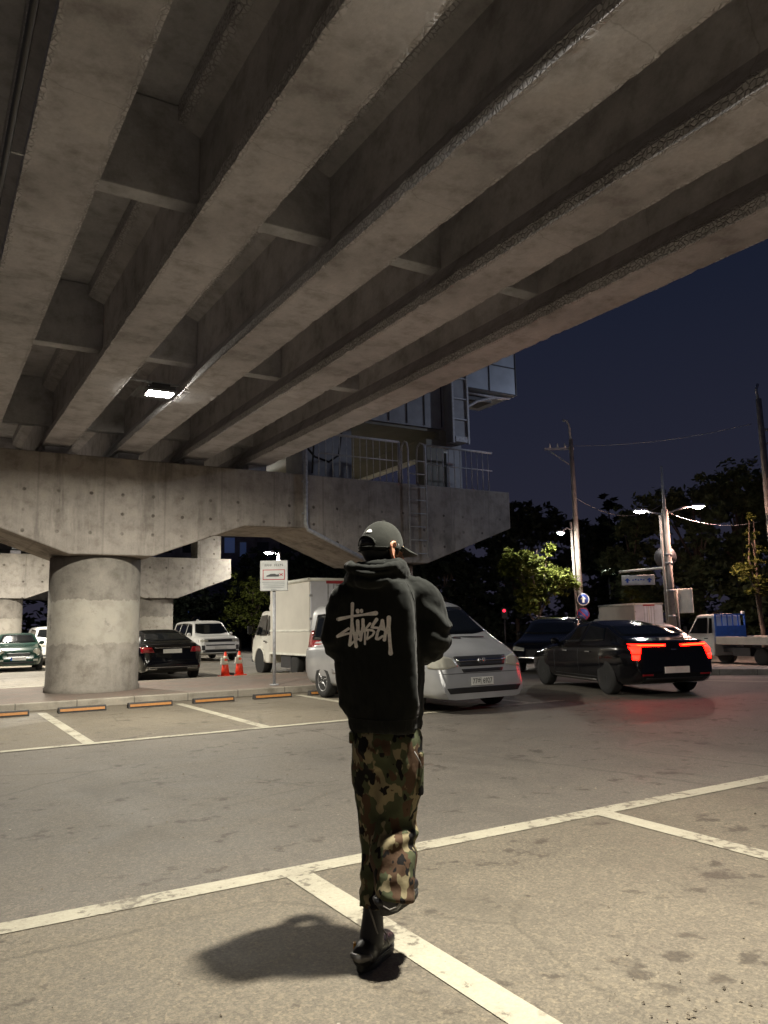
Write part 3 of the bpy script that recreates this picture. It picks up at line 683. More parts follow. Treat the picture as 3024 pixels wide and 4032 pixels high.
    def panel(s, name, mat, axis, lo, hi, side=1, off=.006, nu=14, nv=6, parent=None, label=None):
        """sheet draped on the body between two polylines lo, hi in (u,v); axis x: (y,z), y: (x,z), z: (x,y)"""
        def smp(pl, t):
            d = [0]
            for a, b in zip(pl[:-1], pl[1:]): d.append(d[-1]+math.hypot(b[0]-a[0], b[1]-a[1]))
            T = t*d[-1]; return (float(np.interp(T, d, [p[0] for p in pl])), float(np.interp(T, d, [p[1] for p in pl])))
        vs = []; ok = []
        for i in range(nu+1):
            a, b = smp(lo, i/nu), smp(hi, i/nu)
            for j in range(nv+1):
                t = j/nv; h = s.ray(axis, a[0]+(b[0]-a[0])*t, a[1]+(b[1]-a[1])*t, side)
                ok.append(h is not None); vs.append(h[0]+h[1]*off if h else Vector((0, 0, .5)))
        fs = [(i*(nv+1)+j, (i+1)*(nv+1)+j, (i+1)*(nv+1)+j+1, i*(nv+1)+j+1) for i in range(nu) for j in range(nv)]
        fs = [f for f in fs if all(ok[k] for k in f)]
        used = sorted({k for f in fs for k in f}); mp = {k: i for i, k in enumerate(used)}
        mb = MB(); mb.add([vs[k] for k in used], [tuple(mp[k] for k in f) for f in fs], True)
        o = mb.build(name, mat, parent or s.t)
        sd = o.modifiers.new('s', 'SOLIDIFY'); sd.thickness = .012; sd.offset = -1
        if label: o['label'] = label
        return o
    def rect(s, name, mat, axis, u0, u1, v0, v1, side=1, **k): return s.panel(name, mat, axis, [(u0, v0), (u1, v0)], [(u0, v1), (u1, v1)], side, **k)
    def plate(s, z, side, x=0, w=.52, h=.115, mat='plate', txt=None):
        hh = s.ray('y', x, z, side)[0]; hy = max(abs(s.ray('y', x+dx, z+dz, side)[0].y) for dx in (-.2, 0, .2) for dz in (-.05, .05))
        mb = MB(); mb.box((x, side*(hy+.016), z), (w, .016, h)); p = mb.build('number_plate', mat, s.t, bevel=.004)
        if txt:
            me = text_mesh(txt, h*.86); ww_ = max(v.co.x for v in me.vertices)-min(v.co.x for v in me.vertices); me.transform(Matrix.Diagonal((w*.86/ww_, 1, 1, 1))); me.transform(Matrix.Translation((x, side*(hy+.0255), z)) @ Matrix.Rotation(0 if side < 0 else math.pi, 4, 'Z') @ Matrix.Rotation(R(90), 4, 'X'))
            link('plate_lettering', me, 'ink', p)
        return p
    def mirror(s, y, z, mat):
        for sg in (-1, 1):
            h = s.ray('x', y, z, sg)[0]; mb = MB(); mb.ell((h.x+sg*.11, y, z+.03), (.1, .06, .075), None, 14, 8); mb.tube([(h.x-sg*.02, y+.02, z-.02), (h.x+sg*.08, y, z)], .02, 6); mb.build('wing_mirror', mat, s.t)

SED = dict(cat='car', L=4.8, W=1.87, H=1.44, rw=.60, wr=.335, axles=(1.42, -1.43), spokes=10, rim='dark_rim',
    top=[(-2.4, .55), (-2.39, .88), (-2.3, 1.03), (-2.05, 1.06), (-1.8, 1.09), (-.95, 1.345), (-.3, 1.44), (.15, 1.41), (.95, .99), (1.15, .95), (1.9, .83), (2.25, .70), (2.37, .58), (2.4, .45)],
    belt=[(-2.4, .5), (-2.38, .84), (-2.2, .96), (-1.6, .98), (0, .93), (1.0, .90), (1.9, .77), (2.25, .66), (2.4, .42)],
    under=[(-2.4, .34), (-2.2, .24), (-1.8, .2), (1.8, .2), (2.2, .22), (2.4, .28)], plan=[(-2.4, .80), (-2.3, .9), (-1.9, .97), (-1.2, 1), (1.2, 1), (1.9, .95), (2.25, .82), (2.4, .62)])
def seams(c, ys, z0, z1, zb):
    for sg in (-1, 1):
        for y in ys: c.rect('door_seam', 'black_trim', 'x', y-.006, y+.006, z0, z1, sg, off=.003, nu=1)
        c.rect('door_seam', 'black_trim', 'x', min(ys), max(ys), zb-.004, zb+.004, sg, off=.003, nv=1)
def sedan_windows(c, pillar=True):
    seams(c, (.78, -.32, -1.2), .34, .93, .33)
    for sg in (-1, 1):
        c.panel('side_window', 'glass', 'x', [(.72, .97), (-.28, 1.0)], [(.0+.12, 1.33), (-.28, 1.37)], sg)
        c.panel('side_window', 'glass', 'x', [(-.36, 1.0), (-1.25, 1.04)], [(-.36, 1.37), (-1.0, 1.31)], sg)
    c.panel('windscreen', 'glass', 'z', [(-.66, .93), (-.3, .99), (.3, .99), (.66, .93)], [(-.52, .18), (-.2, .2), (.2, .2), (.52, .18)])
    c.panel('rear_window', 'glass', 'z', [(-.66, -1.62), (-.3, -1.70), (.3, -1.70), (.66, -1.62)], [(-.5, -.95), (-.2, -.92), (.2, -.92), (.5, -.95)])

# black saloon with lit tail lamps, driving off to the right
hd = Vector((.292, .956, 0))
c = Car('moving_sedan', 'black saloon car with glowing red tail lamps driving off at the right', (12.5+.292*1.43, 10.8+.956*1.43, 0), hd, dict(SED, axles=(1.4, -1.4)), 'black_car')
sedan_windows(c)
for sg in (-1, 1):
    tl = c.panel('tail_lamp', 'tail', 'y', [(sg*.17, .93), (sg*.80, .94)], [(sg*.15, .962), (sg*.80, .98)], -1, off=.012, nv=2)
    c.panel('lamp_block', 'tail', 'y', [(sg*.70, .80), (sg*.83, .80)], [(sg*.66, .93), (sg*.835, .93)], -1, off=.012, nv=3, parent=tl)
    c.panel('lamp_block', 'tail', 'y', [(sg*.74, .69), (sg*.83, .69)], [(sg*.705, .785), (sg*.83, .785)], -1, off=.012, nv=3, parent=tl)
    c.panel('lamp_core', 'tail_hot', 'y', [(sg*.2, .938), (sg*.72, .950)], [(sg*.2, .952), (sg*.72, .966)], -1, off=.016, nv=2, parent=tl)
    c.rect('reflector', 'red_lens', 'y', sg*.5, sg*.72, .40, .43, -1)
    for yy in (.25, -.75): c.rect('door_handle', 'chrome', 'x', yy-.1, yy+.1, .80, .825, sg, off=.02)
    c.rect('sill_trim', 'chrome', 'x', -1.0, 1.0, .25, .275, sg, off=.012)
c.plate(.50, -1, 0, .52, .12, 'pink_plate'); c.mirror(.75, .98, 'black_car')
c.rect('rear_diffuser', 'black_trim', 'y', -.65, .65, .27, .36, -1)
c.rect('boot_badge', 'chrome', 'y', -.05, .05, .86, .885, -1)

# parked black saloon seen from behind
c = Car('parked_sedan', 'parked black saloon seen from behind beside the big round column', (6.32, 22.1+2.4, 0), Vector((.05, 1, 0)), SED, 'black_car')
sedan_windows(c)
for sg in (-1, 1):
    c.panel('tail_lamp', 'red_lens', 'y', [(sg*.50, .80), (sg*.84, .79)], [(sg*.56, .93), (sg*.84, .95)], -1, off=.012)
    c.panel('side_trim', 'chrome', 'x', [(.7, .955), (-1.3, 1.025)], [(.7, .965), (-1.3, 1.035)], sg, off=.012, nv=1)
    c.rect('exhaust_trim', 'chrome', 'y', sg*.42, sg*.72, .30, .36, -1)
    for yy in (.25, -.75): c.rect('door_handle', 'chrome', 'x', yy-.1, yy+.1, .80, .825, sg, off=.02)
c.rect('chrome_strip', 'chrome', 'y', -.5, .5, .915, .93, -1, off=.012); c.rect('bumper_strip', 'chrome', 'y', -.7, .7, .385, .4, -1, off=.012)
c.plate(.83, -1); c.mirror(.75, .98, 'black_car')

# silver minivan
VAN = dict(cat='van', L=5.12, W=1.92, H=1.93, rw=.72, wr=.345, axles=(1.64, -1.56), spokes=6,
    top=[(-2.56, .6), (-2.55, 1.5), (-2.5, 1.82), (-2.3, 1.9), (-.5, 1.93), (.7, 1.88), (1.0, 1.80), (1.85, 1.22), (2.0, 1.14), (2.4, .96), (2.52, .78), (2.56, .5)],
    belt=[(-2.56, .55), (-2.54, 1.0), (-1, 1.06), (1, 1.04), (1.7, 1.04), (2.1, .98), (2.42, .84), (2.52, .7), (2.56, .46)],
    under=[(-2.56, .36), (-2.3, .24), (2.2, .22), (2.56, .22)], plan=[(-2.56, .88), (-2.45, .95), (-2, 1), (1.4, 1), (2.1, .985), (2.4, .94), (2.53, .88), (2.56, .84)])
c = Car('parked_minivan', 'silver minivan parked facing the camera behind the walking person', (8.07, 12.92, 0), Vector((0, -1, 0)), VAN, 'silver_car')
seams(c, (1.3, .5, -.9), .36, 1.08, .35)
c.panel('bonnet_seam', 'black_trim', 'z', [(-.72, 1.9), (-.74, 2.38)], [(-.712, 1.9), (-.732, 2.38)], off=.003, nv=1); c.panel('bonnet_seam', 'black_trim', 'z', [(.712, 1.9), (.732, 2.38)], [(.72, 1.9), (.74, 2.38)], off=.003, nv=1)
for sg in (-1, 1):
    c.panel('side_window', 'glass', 'x', [(1.5, 1.13), (.55, 1.13)], [(1.05, 1.60), (.55, 1.70)], sg)
    c.panel('side_window', 'glass', 'x', [(.45, 1.13), (-.85, 1.13)], [(.45, 1.71), (-.85, 1.72)], sg)
    c.panel('side_window', 'glass', 'x', [(-.95, 1.13), (-2.2, 1.15)], [(-.95, 1.72), (-2.15, 1.68)], sg)
    c.panel('headlamp', 'lamp_glass', 'y', [(sg*.50, .745), (sg*.80, .70), (sg*.92, .72)], [(sg*.56, .87), (sg*.80, .93), (sg*.92, .93)], 1, off=.012)
    c.rect('door_handle', 'silver_car', 'x', .55, .72, .95, .985, sg, off=.03)
    c.panel('tail_lamp', 'red_lens', 'y', [(sg*.80, .95), (sg*.9, .95)], [(sg*.80, 1.35), (sg*.88, 1.35)], -1)
    c.rect('side_moulding', 'silver_car', 'x', -1.1, 1.1, .52, .6, sg, off=.018)
c.panel('windscreen', 'glass', 'z', [(-.80, 1.70), (-.4, 1.80), (.4, 1.80), (.80, 1.70)], [(-.64, 1.04), (-.3, 1.08), (.3, 1.08), (.64, 1.04)])
c.panel('rear_window', 'glass', 'y', [(-.7, 1.1), (.7, 1.1)], [(-.62, 1.6), (.62, 1.6)], -1)
gr = c.panel('grille', 'black_trim', 'y', [(-.46, .74), (.46, .74)], [(-.54, .90), (.54, .90)], 1, off=.008)
c.panel('grille_bar', 'chrome', 'y', [(-.50, .815), (.50, .815)], [(-.51, .845), (.51, .845)], 1, off=.018, nv=2, parent=gr)
mb = MB(); q = c.ray('y', 0, .83, 1)[0]; mb.tube([(.075*math.cos(a*.314), q.y+.03, .83+.048*math.sin(a*.314)) for a in range(21)], .008, 6); mb.tube([(-.035, q.y+.03, .79), (-.03, q.y+.03, .87)], .008, 6); mb.tube([(.03, q.y+.03, .79), (.035, q.y+.03, .87)], .008, 6); mb.tube([(-.03, q.y+.03, .825), (.03, q.y+.03, .835)], .008, 6); mb.build('badge', 'chrome', c.t)
c.panel('grille', 'black_trim', 'y', [(-.40, .645), (.40, .645)], [(-.43, .70), (.43, .70)], 1, off=.008)
c.panel('bumper_intake', 'black_trim', 'y', [(-.70, .32), (.70, .32)], [(-.76, .41), (.76, .41)], 1, off=.008)
c.panel('bumper_seam', 'black_trim', 'y', [(-.85, .628), (.85, .628)], [(-.85, .636), (.85, .636)], 1, off=.004, nv=1)
c.plate(.50, 1, .06, .46, .135, 'plate', '77\ubc84 6927'); c.mirror(1.35, 1.14, 'silver_car')
mb = MB(); mb.tube([(-.5, 1.93, 1.20), (.1, 1.86, 1.21)], .012, 6); mb.tube([(.0, 1.93, 1.19), (.6, 1.84, 1.23)], .012, 6); mb.build('wiper', 'black_trim', c.t)

# white boxy SUV
SUV = dict(cat='car', L=4.7, W=1.94, H=1.80, rw=.70, wr=.37, axles=(1.4, -1.4), spokes=5, rim='dark_rim',
    top=[(-2.35, .6), (-2.34, 1.45), (-2.2, 1.75), (-1.6, 1.79), (.2, 1.80), (.55, 1.72), (1.15, 1.16), (1.3, 1.12), (2.0, 1.08), (2.28, 1.0), (2.34, .8), (2.35, .5)],
    belt=[(-2.35, .55), (-2.33, 1.05), (-1, 1.08), (1.2, 1.05), (2.0, 1.01), (2.28, .93), (2.35, .46)],
    under=[(-2.35, .42), (-2, .3), (1.9, .28), (2.35, .36)], plan=[(-2.35, .88), (-2.2, .96), (-1.5, 1), (1.6, 1), (2.1, .97), (2.3, .9), (2.35, .84)])
def suv_windows(c):
    seams(c, (.95, -.04, -1.0), .45, 1.08, .44)
    for sg in (-1, 1):
        c.panel('side_window', 'glass', 'x', [(.95, 1.12), (.0, 1.13)], [(.52, 1.62), (.0, 1.68)], sg)
        c.panel('side_window', 'glass', 'x', [(-.08, 1.13), (-1.05, 1.14)], [(-.08, 1.68), (-1.05, 1.68)], sg)
        c.panel('side_window', 'glass', 'x', [(-1.13, 1.14), (-2.05, 1.17)], [(-1.13, 1.68), (-1.95, 1.64)], sg)
    c.panel('windscreen', 'glass', 'z', [(-.76, 1.05), (-.4, 1.13), (.4, 1.13), (.76, 1.05)], [(-.62, .60), (-.3, .62), (.3, .62), (.62, .60)])
    c.panel('rear_window', 'glass', 'y', [(-.65, 1.15), (.65, 1.15)], [(-.55, 1.55), (.55, 1.55)], -1)
c = Car('parked_suv', 'white boxy suv facing the camera behind the two orange cones', (11.45, 33.3+2.35, 0), Vector((0, -1, 0)), SUV, 'white_car')
suv_windows(c)
for sg in (-1, 1):
    c.panel('headlamp', 'lamp_glass', 'y', [(sg*.55, .86), (sg*.88, .86)], [(sg*.55, .93), (sg*.88, .94)], 1, off=.012)
    c.rect('bumper_vent', 'black_trim', 'y', sg*.70, sg*.84, .5, .7, 1, off=.01)
c.rect('grille', 'black_trim', 'y', -.92, .92, .84, .955, 1, off=.008); c.rect('bumper_intake', 'black_trim', 'y', -.7, .7, .42, .52, 1, off=.008); c.rect('bumper_slot', 'black_trim', 'y', -.65, .65, .68, .73, 1, off=.008)
c.plate(.60, 1); c.mirror(.85, 1.15, 'white_car')
mb = MB(); mb.box((.2, -.4, 1.83), (.1, .2, .05), taper=.5); mb.build('roof_antenna', 'white_car', c.t)

# small green hatchback and the white car beside it
HAT = dict(cat='car', L=3.86, W=1.73, H=1.42, rw=.60, wr=.31, axles=(1.25, -1.25), spokes=8,
    top=[(-1.93, .5), (-1.92, 1.0), (-1.75, 1.3), (-1.5, 1.38), (-.3, 1.42), (.2, 1.38), (.75, 1.02), (.95, .97), (1.6, .87), (1.85, .72), (1.93, .45)],
    belt=[(-1.93, .45), (-1.91, .9), (-1, .93), (.7, .92), (1.5, .80), (1.85, .66), (1.93, .42)],
    under=[(-1.93, .32), (-1.6, .22), (1.6, .2), (1.93, .24)], plan=[(-1.93, .82), (-1.8, .93), (-1.2, 1), (1.1, 1), (1.6, .94), (1.85, .8), (1.93, .66)])
c = Car('parked_hatchback', 'small dark green hatchback facing the camera left of the big round column', (3.35, 31.9+1.93, 0), Vector((-.06, -1, 0)), HAT, 'green_car')
for sg in (-1, 1):
    c.panel('side_window', 'glass', 'x', [(.6, .98), (-.3, 1.0)], [(.2, 1.3), (-.3, 1.34)], sg)
    c.panel('side_window', 'glass', 'x', [(-.38, 1.0), (-1.6, 1.02)], [(-.38, 1.34), (-1.45, 1.3)], sg)
    mb = MB(); q = c.ray('y', sg*.62, .70, 1)[0]; mb.ell((sg*.62, q.y-.0, .70), (.135, .05, .125), None, 20, 10); hl = mb.build('headlamp', 'lamp_glass', c.t)
    mb = MB(); mb.tube([(sg*.62+.14*math.cos(k*.3142), q.y+.03, .70+.13*math.sin(k*.3142)) for k in range(21)], .012, 6); mb.build('bezel', 'chrome', hl)
    c.rect('fog_lamp', 'lamp_glass', 'y', sg*.5, sg*.66, .38, .45, 1)
c.panel('windscreen', 'glass', 'z', [(-.64, .68), (-.3, .73), (.3, .73), (.64, .68)], [(-.52, .22), (-.2, .24), (.2, .24), (.52, .22)])
c.panel('grille', 'black_trim', 'y', [(-.36, .56), (.36, .56)], [(-.42, .68), (.42, .68)], 1, off=.008); c.rect('bumper_intake', 'black_trim', 'y', -.6, .6, .29, .37, 1, off=.008)
pl_ = c.plate(.47, 1); c.mirror(.62, 1.0, 'green_car')
mb = MB(); q = c.ray('y', 0, .47, 1)[0]; mb.box((.235, q.y+.036, .47), (.05, .004, .112)); mb.build('blue_band', 'sign_blue', pl_)
c = Car('white_crossover', 'white car mostly hidden behind the green hatchback and the column', (5.25, 38.5, 0), Vector((0, -1, 0)), dict(SUV, H=1.66, top=[(a, b*.93 if b > 1.2 else b) for a, b in SUV['top']]), 'white_car')
for sg in (-1, 1):
    c.panel('side_window', 'glass', 'x', [(.95, 1.12), (-1.05, 1.14)], [(.52, 1.5), (-1.05, 1.56)], sg); c.panel('headlamp', 'lamp_glass', 'y', [(sg*.55, .80), (sg*.88, .82)], [(sg*.55, .9), (sg*.88, .93)], 1)
c.panel('windscreen', 'glass', 'z', [(-.76, 1.05), (-.4, 1.13), (.4, 1.13), (.76, 1.05)], [(-.62, .60), (-.3, .62), (.3, .62), (.62, .60)]); c.mirror(.85, 1.12, 'white_car')
c.rect('grille', 'black_trim', 'y', -.5, .5, .72, .92, 1)

# dark SUV and silver saloon beyond the moving saloon
vd = Vector((-.80, -.60, 0))
c = Car('dark_suv', 'black low suv standing between the silver minivan and the moving saloon', (16.8, 17.9, gz(16.8)), vd, dict(SUV, H=1.6, sm=.2, top=[(-2.35, .6), (-2.33, 1.12), (-2.0, 1.45), (-1.5, 1.56), (-.2, 1.60), (.3, 1.54), (1.25, 1.08), (1.5, 1.02), (2.1, .92), (2.3, .75), (2.35, .5)], belt=[(-2.35, .55), (-2.3, 1.0), (-1, 1.04), (1.2, .98), (2.0, .86), (2.28, .72), (2.35, .46)]), 'black_car')
for sg in (-1, 1):
    c.panel('side_window', 'glass', 'x', [(.95, 1.08), (.0, 1.1)], [(.4, 1.40), (.0, 1.48)], sg); c.panel('side_window', 'glass', 'x', [(-.08, 1.1), (-1.05, 1.12)], [(-.08, 1.48), (-1.05, 1.48)], sg); c.panel('side_window', 'glass', 'x', [(-1.13, 1.12), (-1.95, 1.13)], [(-1.13, 1.47), (-1.75, 1.38)], sg)
    c.panel('headlamp', 'lamp_glass', 'y', [(sg*.55, .66), (sg*.86, .68)], [(sg*.55, .74), (sg*.86, .80)], 1, off=.012); c.rect('door_handle', 'chrome', 'x', .1, .3, .9, .925, sg, off=.02); c.rect('window_trim', 'chrome', 'x', -1.9, .9, 1.045, 1.06, sg, off=.012)
c.panel('windscreen', 'glass', 'z', [(-.76, 1.1), (-.4, 1.2), (.4, 1.2), (.76, 1.1)], [(-.62, .40), (-.3, .42), (.3, .42), (.62, .40)]); c.rect('grille', 'black_trim', 'y', -.5, .5, .5, .72, 1); c.plate(.42, 1); c.mirror(.8, 1.08, 'black_car')
mb = MB()
for sg in (-1, 1): mb.tube([(sg*.62, .1, 1.58), (sg*.62, -.2, 1.63), (sg*.6, -1.3, 1.61), (sg*.6, -1.6, 1.55)], .018, 6)
mb.build('roof_rail', 'chrome', c.t)
c = Car('silver_sedan', 'silver saloon half hidden behind the moving black saloon', (20.5, 17.5, gz(20.5)), Vector((.6, .8, 0)), dict(SED, rim='rim'), 'silver_car')
sedan_windows(c); c.mirror(.75, .98, 'silver_car')
for sg in (-1, 1): c.panel('tail_lamp', 'red_lens', 'y', [(sg*.50, .80), (sg*.84, .79)], [(sg*.56, .93), (sg*.84, .95)], -1, off=.012)
c.plate(.83, -1)

# trucks
def truck_wheel(t, x, y, r, sg, z=0):
    mb = MB(); w = .1
    mb.lathe([(r*.6, -w), (r*.93, -w), (r, -w*.6), (r, w*.6), (r*.93, w), (r*.62, w), (r*.6, w*.8)], (x, y, r), 'x', 30); wl = mb.build('wheel', 'tyre', t)
    mb = MB(); mb.lathe([(r*.63, sg*w*.95), (r*.5, sg*w*.6), (r*.3, sg*w*.5), (r*.26, sg*w*.9), (.001, sg*w)], (x, y, r), 'x', 24)
    for k in range(8): a = k*math.pi/4; mb.box((x+sg*w*.62, y+.41*r*math.cos(a), r+.41*r*math.sin(a)), (.03, .05, .05))
    mb.build('rim', 'rim', wl)
def cab(t, mat, y0, W=1.7, H=1.95, crew=False):
    """cab whose rear wall is at y0, nose forward"""
    L = 1.55; hw = W/2; z0 = .32
    prof = [(0, z0), (0, H-.04), (.06, H), (.72, H), (.86, H-.05), (1.32, 1.22), (1.46, 1.05), (L, .78), (L+.01, .42), (L-.06, z0)]
    ins = [.0, .10, .13, .12, .10, .02, .0, .0, .0, .02]
    mb = MB(); n = len(prof)
    ringL = [(-hw+i_, y0+y, z) for (y, z), i_ in zip(prof, ins)]; ringR = [(hw-i_, y0+y, z) for (y, z), i_ in zip(prof, ins)]
    mid = [[(x0+(x1-x0)*k/6, y+(-.05*abs(k/3-1)**2 if y-y0 > 1.2 else 0), z+(.02*(1-abs(k/3-1)**2) if z > H-.06 else 0)) for (x0, y, z), (x1, _, _) in zip(ringL, ringR)] for k in range(7)]
    mb.rings(mid, True, False); b = mb.build('cab', mat, t, bevel=.05)
    for sg in (-1, 1):
        X = lambda z: sg*(hw+.004-max(0, (z-1.15)/(H-1.15))*.105)
        mb = MB(); pts = [(.30, 1.20), (1.22, 1.20), (.80, H-.14), (.30, H-.12)]; mb.prism([(y0+a, b_) for a, b_ in pts], 0, .012, lambda u, v, h: (X(v)+sg*h*.5, u, v)); mb.build('side_window', 'glass', t)
        mb = MB(); pts = [(.05, 1.22), (.22, 1.20), (.22, H-.14), (.09, H-.16)]; mb.prism([(y0+a, b_) for a, b_ in pts], 0, .012, lambda u, v, h: (X(v)+sg*h*.5, u, v)); mb.build('quarter_window', 'glass', t)
        mb = MB(); mb.box((sg*(hw+.012), y0+.36, 1.0), (.02, .16, .04)); mb.build('door_handle', 'black_trim', t)
        mb = MB(); mb.tube([(sg*(hw-.02), y0+1.22, 1.28), (sg*(hw+.14), y0+1.28, 1.32)], .015, 6); mb.box((sg*(hw+.16), y0+1.27, 1.36), (.14, .06, .26)); mb.build('wing_mirror', 'black_trim', t, bevel=.015)
        mb = MB(); mb.box((sg*(hw-.28), y0+L+.0, .68), (.4, .06, .18)); mb.build('headlamp', 'lamp_glass', t, bevel=.01)
        mb = MB(); mb.tube([(sg*(hw-.02), y0+.78+.43*math.cos(a), .36+.43*math.sin(a)) for a in [k*math.pi/12 for k in range(13)]], [(.035, .05)]*13, 8); mb.build('wheel_arch', mat, t)
        mb = MB(); mb.lathe([(.40, sg*(hw-.28)), (.40, sg*(hw+.006))], (0, y0+.78, .36), 'x', 28); mb.build('dark_arch_disc', 'black_trim', t)  # solid black disc painted in for the shade inside the arch
    mb = MB(); mb.add([(-hw+.12, y0+1.345, 1.24), (hw-.12, y0+1.345, 1.24), (hw-.2, y0+.9, H-.07), (-hw+.2, y0+.9, H-.07)], [(0, 1, 2, 3)]); o = mb.build('windscreen', 'glass', t); o.modifiers.new('s', 'SOLIDIFY').thickness = .03
    mb = MB(); mb.box((0, y0+L-.02, .42), (W-.04, .12, .2)); mb.build('bumper', 'black_trim', t, bevel=.02)
def box_truck(name, label, loc, heading, boxmat, doormat, cabmat, L=2.95, H=2.78):
    t = empty(name, label, 'truck', loc, math.atan2(-heading[0], heading[1]))
    y0 = 0; hw = .86
    mb = MB(); mb.box((0, L/2, (H+.62)/2), (2*hw, L, H-.62)); bx = mb.build('cargo_box', boxmat, t, bevel=.02)
    mb = MB()
    for sg in (-1, 1): mb.tube([(sg*hw, -.01, H-.03), (sg*hw, L+.01, H-.03)], .06, 8); mb.box((sg*(hw+.008), L/2, 1.32), (.02, L, .05)); mb.box((sg*(hw+.006), L/2, .64), (.02, L, .06))
    mb.tube([(-hw, 0, H-.03), (hw, 0, H-.03)], .05, 8); mb.build('edge_trim', 'white_paint', bx)
    for sg in (-1, 1):
        mb = MB(); mb.box((sg*hw/2, -.022, (H+.66)/2), (hw-.05, .036, H-.82)); d = mb.build('rear_door', doormat, t, bevel=.008)
        mb = MB(); mb.tube([(sg*.12, -.055, .75), (sg*.12, -.055, H-.15)], .016, 6); mb.tube([(sg*.3, -.055, .75), (sg*.3, -.055, H-.15)], .016, 6)
        for k in range(3): mb.box((sg*(hw-.02), -.045, 1.0+.65*k), (.1, .03, .06))
        mb.build('lock_bar', 'steel', d)
        mb = MB(); mb.box((sg*.7, .0, .52), (.26, .06, .1)); mb.build('tail_lamp', 'red_lens', t)
    mb = MB(); mb.box((0, -.045, H-.10), (.7, .02, .08)); mb.build('door_header', 'sign_red', t)
    cab(t, cabmat, L+.12)
    mb = MB(); rr_ = [[(x, L+.14+.5*a, 1.95+z) for x in (-.6, .6)] for a, z in ((0, 0), (0, .42), (.35, .40), (.8, .3), (1.0, .1), (1.05, 0))]
    mb.prism([(0, 0), (0, .45), (.18, .46), (.42, .36), (.58, .16), (.62, 0)], -.62, .62, lambda u, v, h: (h, L+.12+u, 1.95+v)); mb.build('roof_deflector', cabmat, t, bevel=.06)
    mb = MB(); mb.box((-.3, L*.5+.3, .48), (.09, L+1.4, .16)); mb.box((.3, L*.5+.3, .48), (.09, L+1.4, .16)); mb.box((-.66, L*.62, .42), (.3, .75, .38)); mb.box((.62, L*.6, .45), (.3, .6, .34)); mb.build('chassis', 'dark_steel', t)
    for sg in (-1, 1):
        truck_wheel(t, sg*.72, L+.12+.78, .34, sg)
        truck_wheel(t, sg*.70, L*.28+.4, .31, sg)
    return t
box_truck('box_truck', 'cream box truck parked behind the grey sign, its cab pointing away', (10.3, 19.95, 0), Vector((.01, 1, 0)), 'boxpanel', 'whitepanel', 'cream')
box_truck('box_truck', 'distant box truck with bluish white rear doors beyond the traffic', (35.0, 29.9, -.45), Vector((.35, .94, 0)), 'boxpanel', 'whitepanel', 'white_car', L=4.4, H=2.75)
t = empty('flatbed_truck', 'white flatbed truck with bright blue guard behind its cab, at right edge', 'truck', (27.7, 17.75, -.38), math.atan2(-.1, .99))
cab(t, 'white_car', 2.2)
mb = MB(); mb.box((0, .45, .86), (1.78, 3.2, .07)); mb.build('bed_floor', 'black_trim', t)
mb = MB()
for sg in (-1, 1): mb.box((sg*.88, .45, .93), (.04, 3.2, .3)); 
mb.box((0, -1.13, .93), (1.72, .04, .3)); mb.build('drop_side', 'cream', t, bevel=.01)
mb = MB(); mb.box((0, 2.08, 1.18), (1.66, .05, .62)); hb = mb.build('headboard', 'blue', t)
mb = MB()
for x in (-.81, .81): mb.box((x, 2.08, 1.7), (.06, .06, .46))
mb.box((0, 2.08, 1.93), (1.68, .06, .06))
for x in (-.45, -.15, .15, .45): mb.box((x, 2.08, 1.7), (.03, .04, .42))
mb.build('guard_bars', 'blue', t)
mb = MB(); mb.box((.72, 2.05, 2.0), (.12, .1, .1)); mb.build('beacon', 'white_paint', t, bevel=.01)
mb = MB(); mb.box((-.3, 1.3, .55), (.1, 4.4, .18)); mb.box((.3, 1.3, .55), (.1, 4.4, .18)); mb.box((-.62, 1.0, .5), (.3, .8, .3)); mb.build('chassis', 'dark_steel', t)
for sg in (-1, 1): truck_wheel(t, sg*.72, 2.98, .33, sg); truck_wheel(t, sg*.7, .1, .33, sg)

# ---------------------------------------------------------------- cones, signs, poles
def cone(loc, label):
    t = empty('traffic_cone', label, 'traffic cone', loc, 0, 'orange cones behind the island')
    mb = MB(); mb.box((0, 0, .02), (.36, .36, .04)); mb.build('base', 'cone', t, bevel=.01)
    mb = MB(); mb.lathe([(.135, .04), (.105, .26), (.03, .73), (.001, .735)], (0, 0, 0)); mb.build('body', 'cone', t)
    for z0, z1 in ((.36, .47), (.53, .61)):
        mb = MB(); q_ = lambda z: .105-(z-.26)*.1596+.002
        mb.lathe([(q_(z0), z0), (q_(z1), z1)], (0, 0, 0)); mb.build('white_band', 'cone_white', t)
    mb = MB(); mb.box((-.11, -.06, .46), (.1, .08, .2), Matrix.Rotation(R(6), 3, 'Y')); mb.build('weight_bag', 'cream', t, bevel=.015)
    return t
cone((7.95, 22.7, 0), 'orange traffic cone nearer the black saloon, with a pale bag'); cone((8.50, 23.0, 0), 'orange traffic cone nearer the box truck, right of its twin')
mb = MB(); mb.box((8.25, 23.1, .03), (.34, .3, .06)); mb.box((8.25, 23.12, .075), (.2, .2, .03)); tag(mb.build('cone_weight', 'rubber_stop', bevel=.01), 'dark rubber weight lying on the ground between the two cones', 'weight')

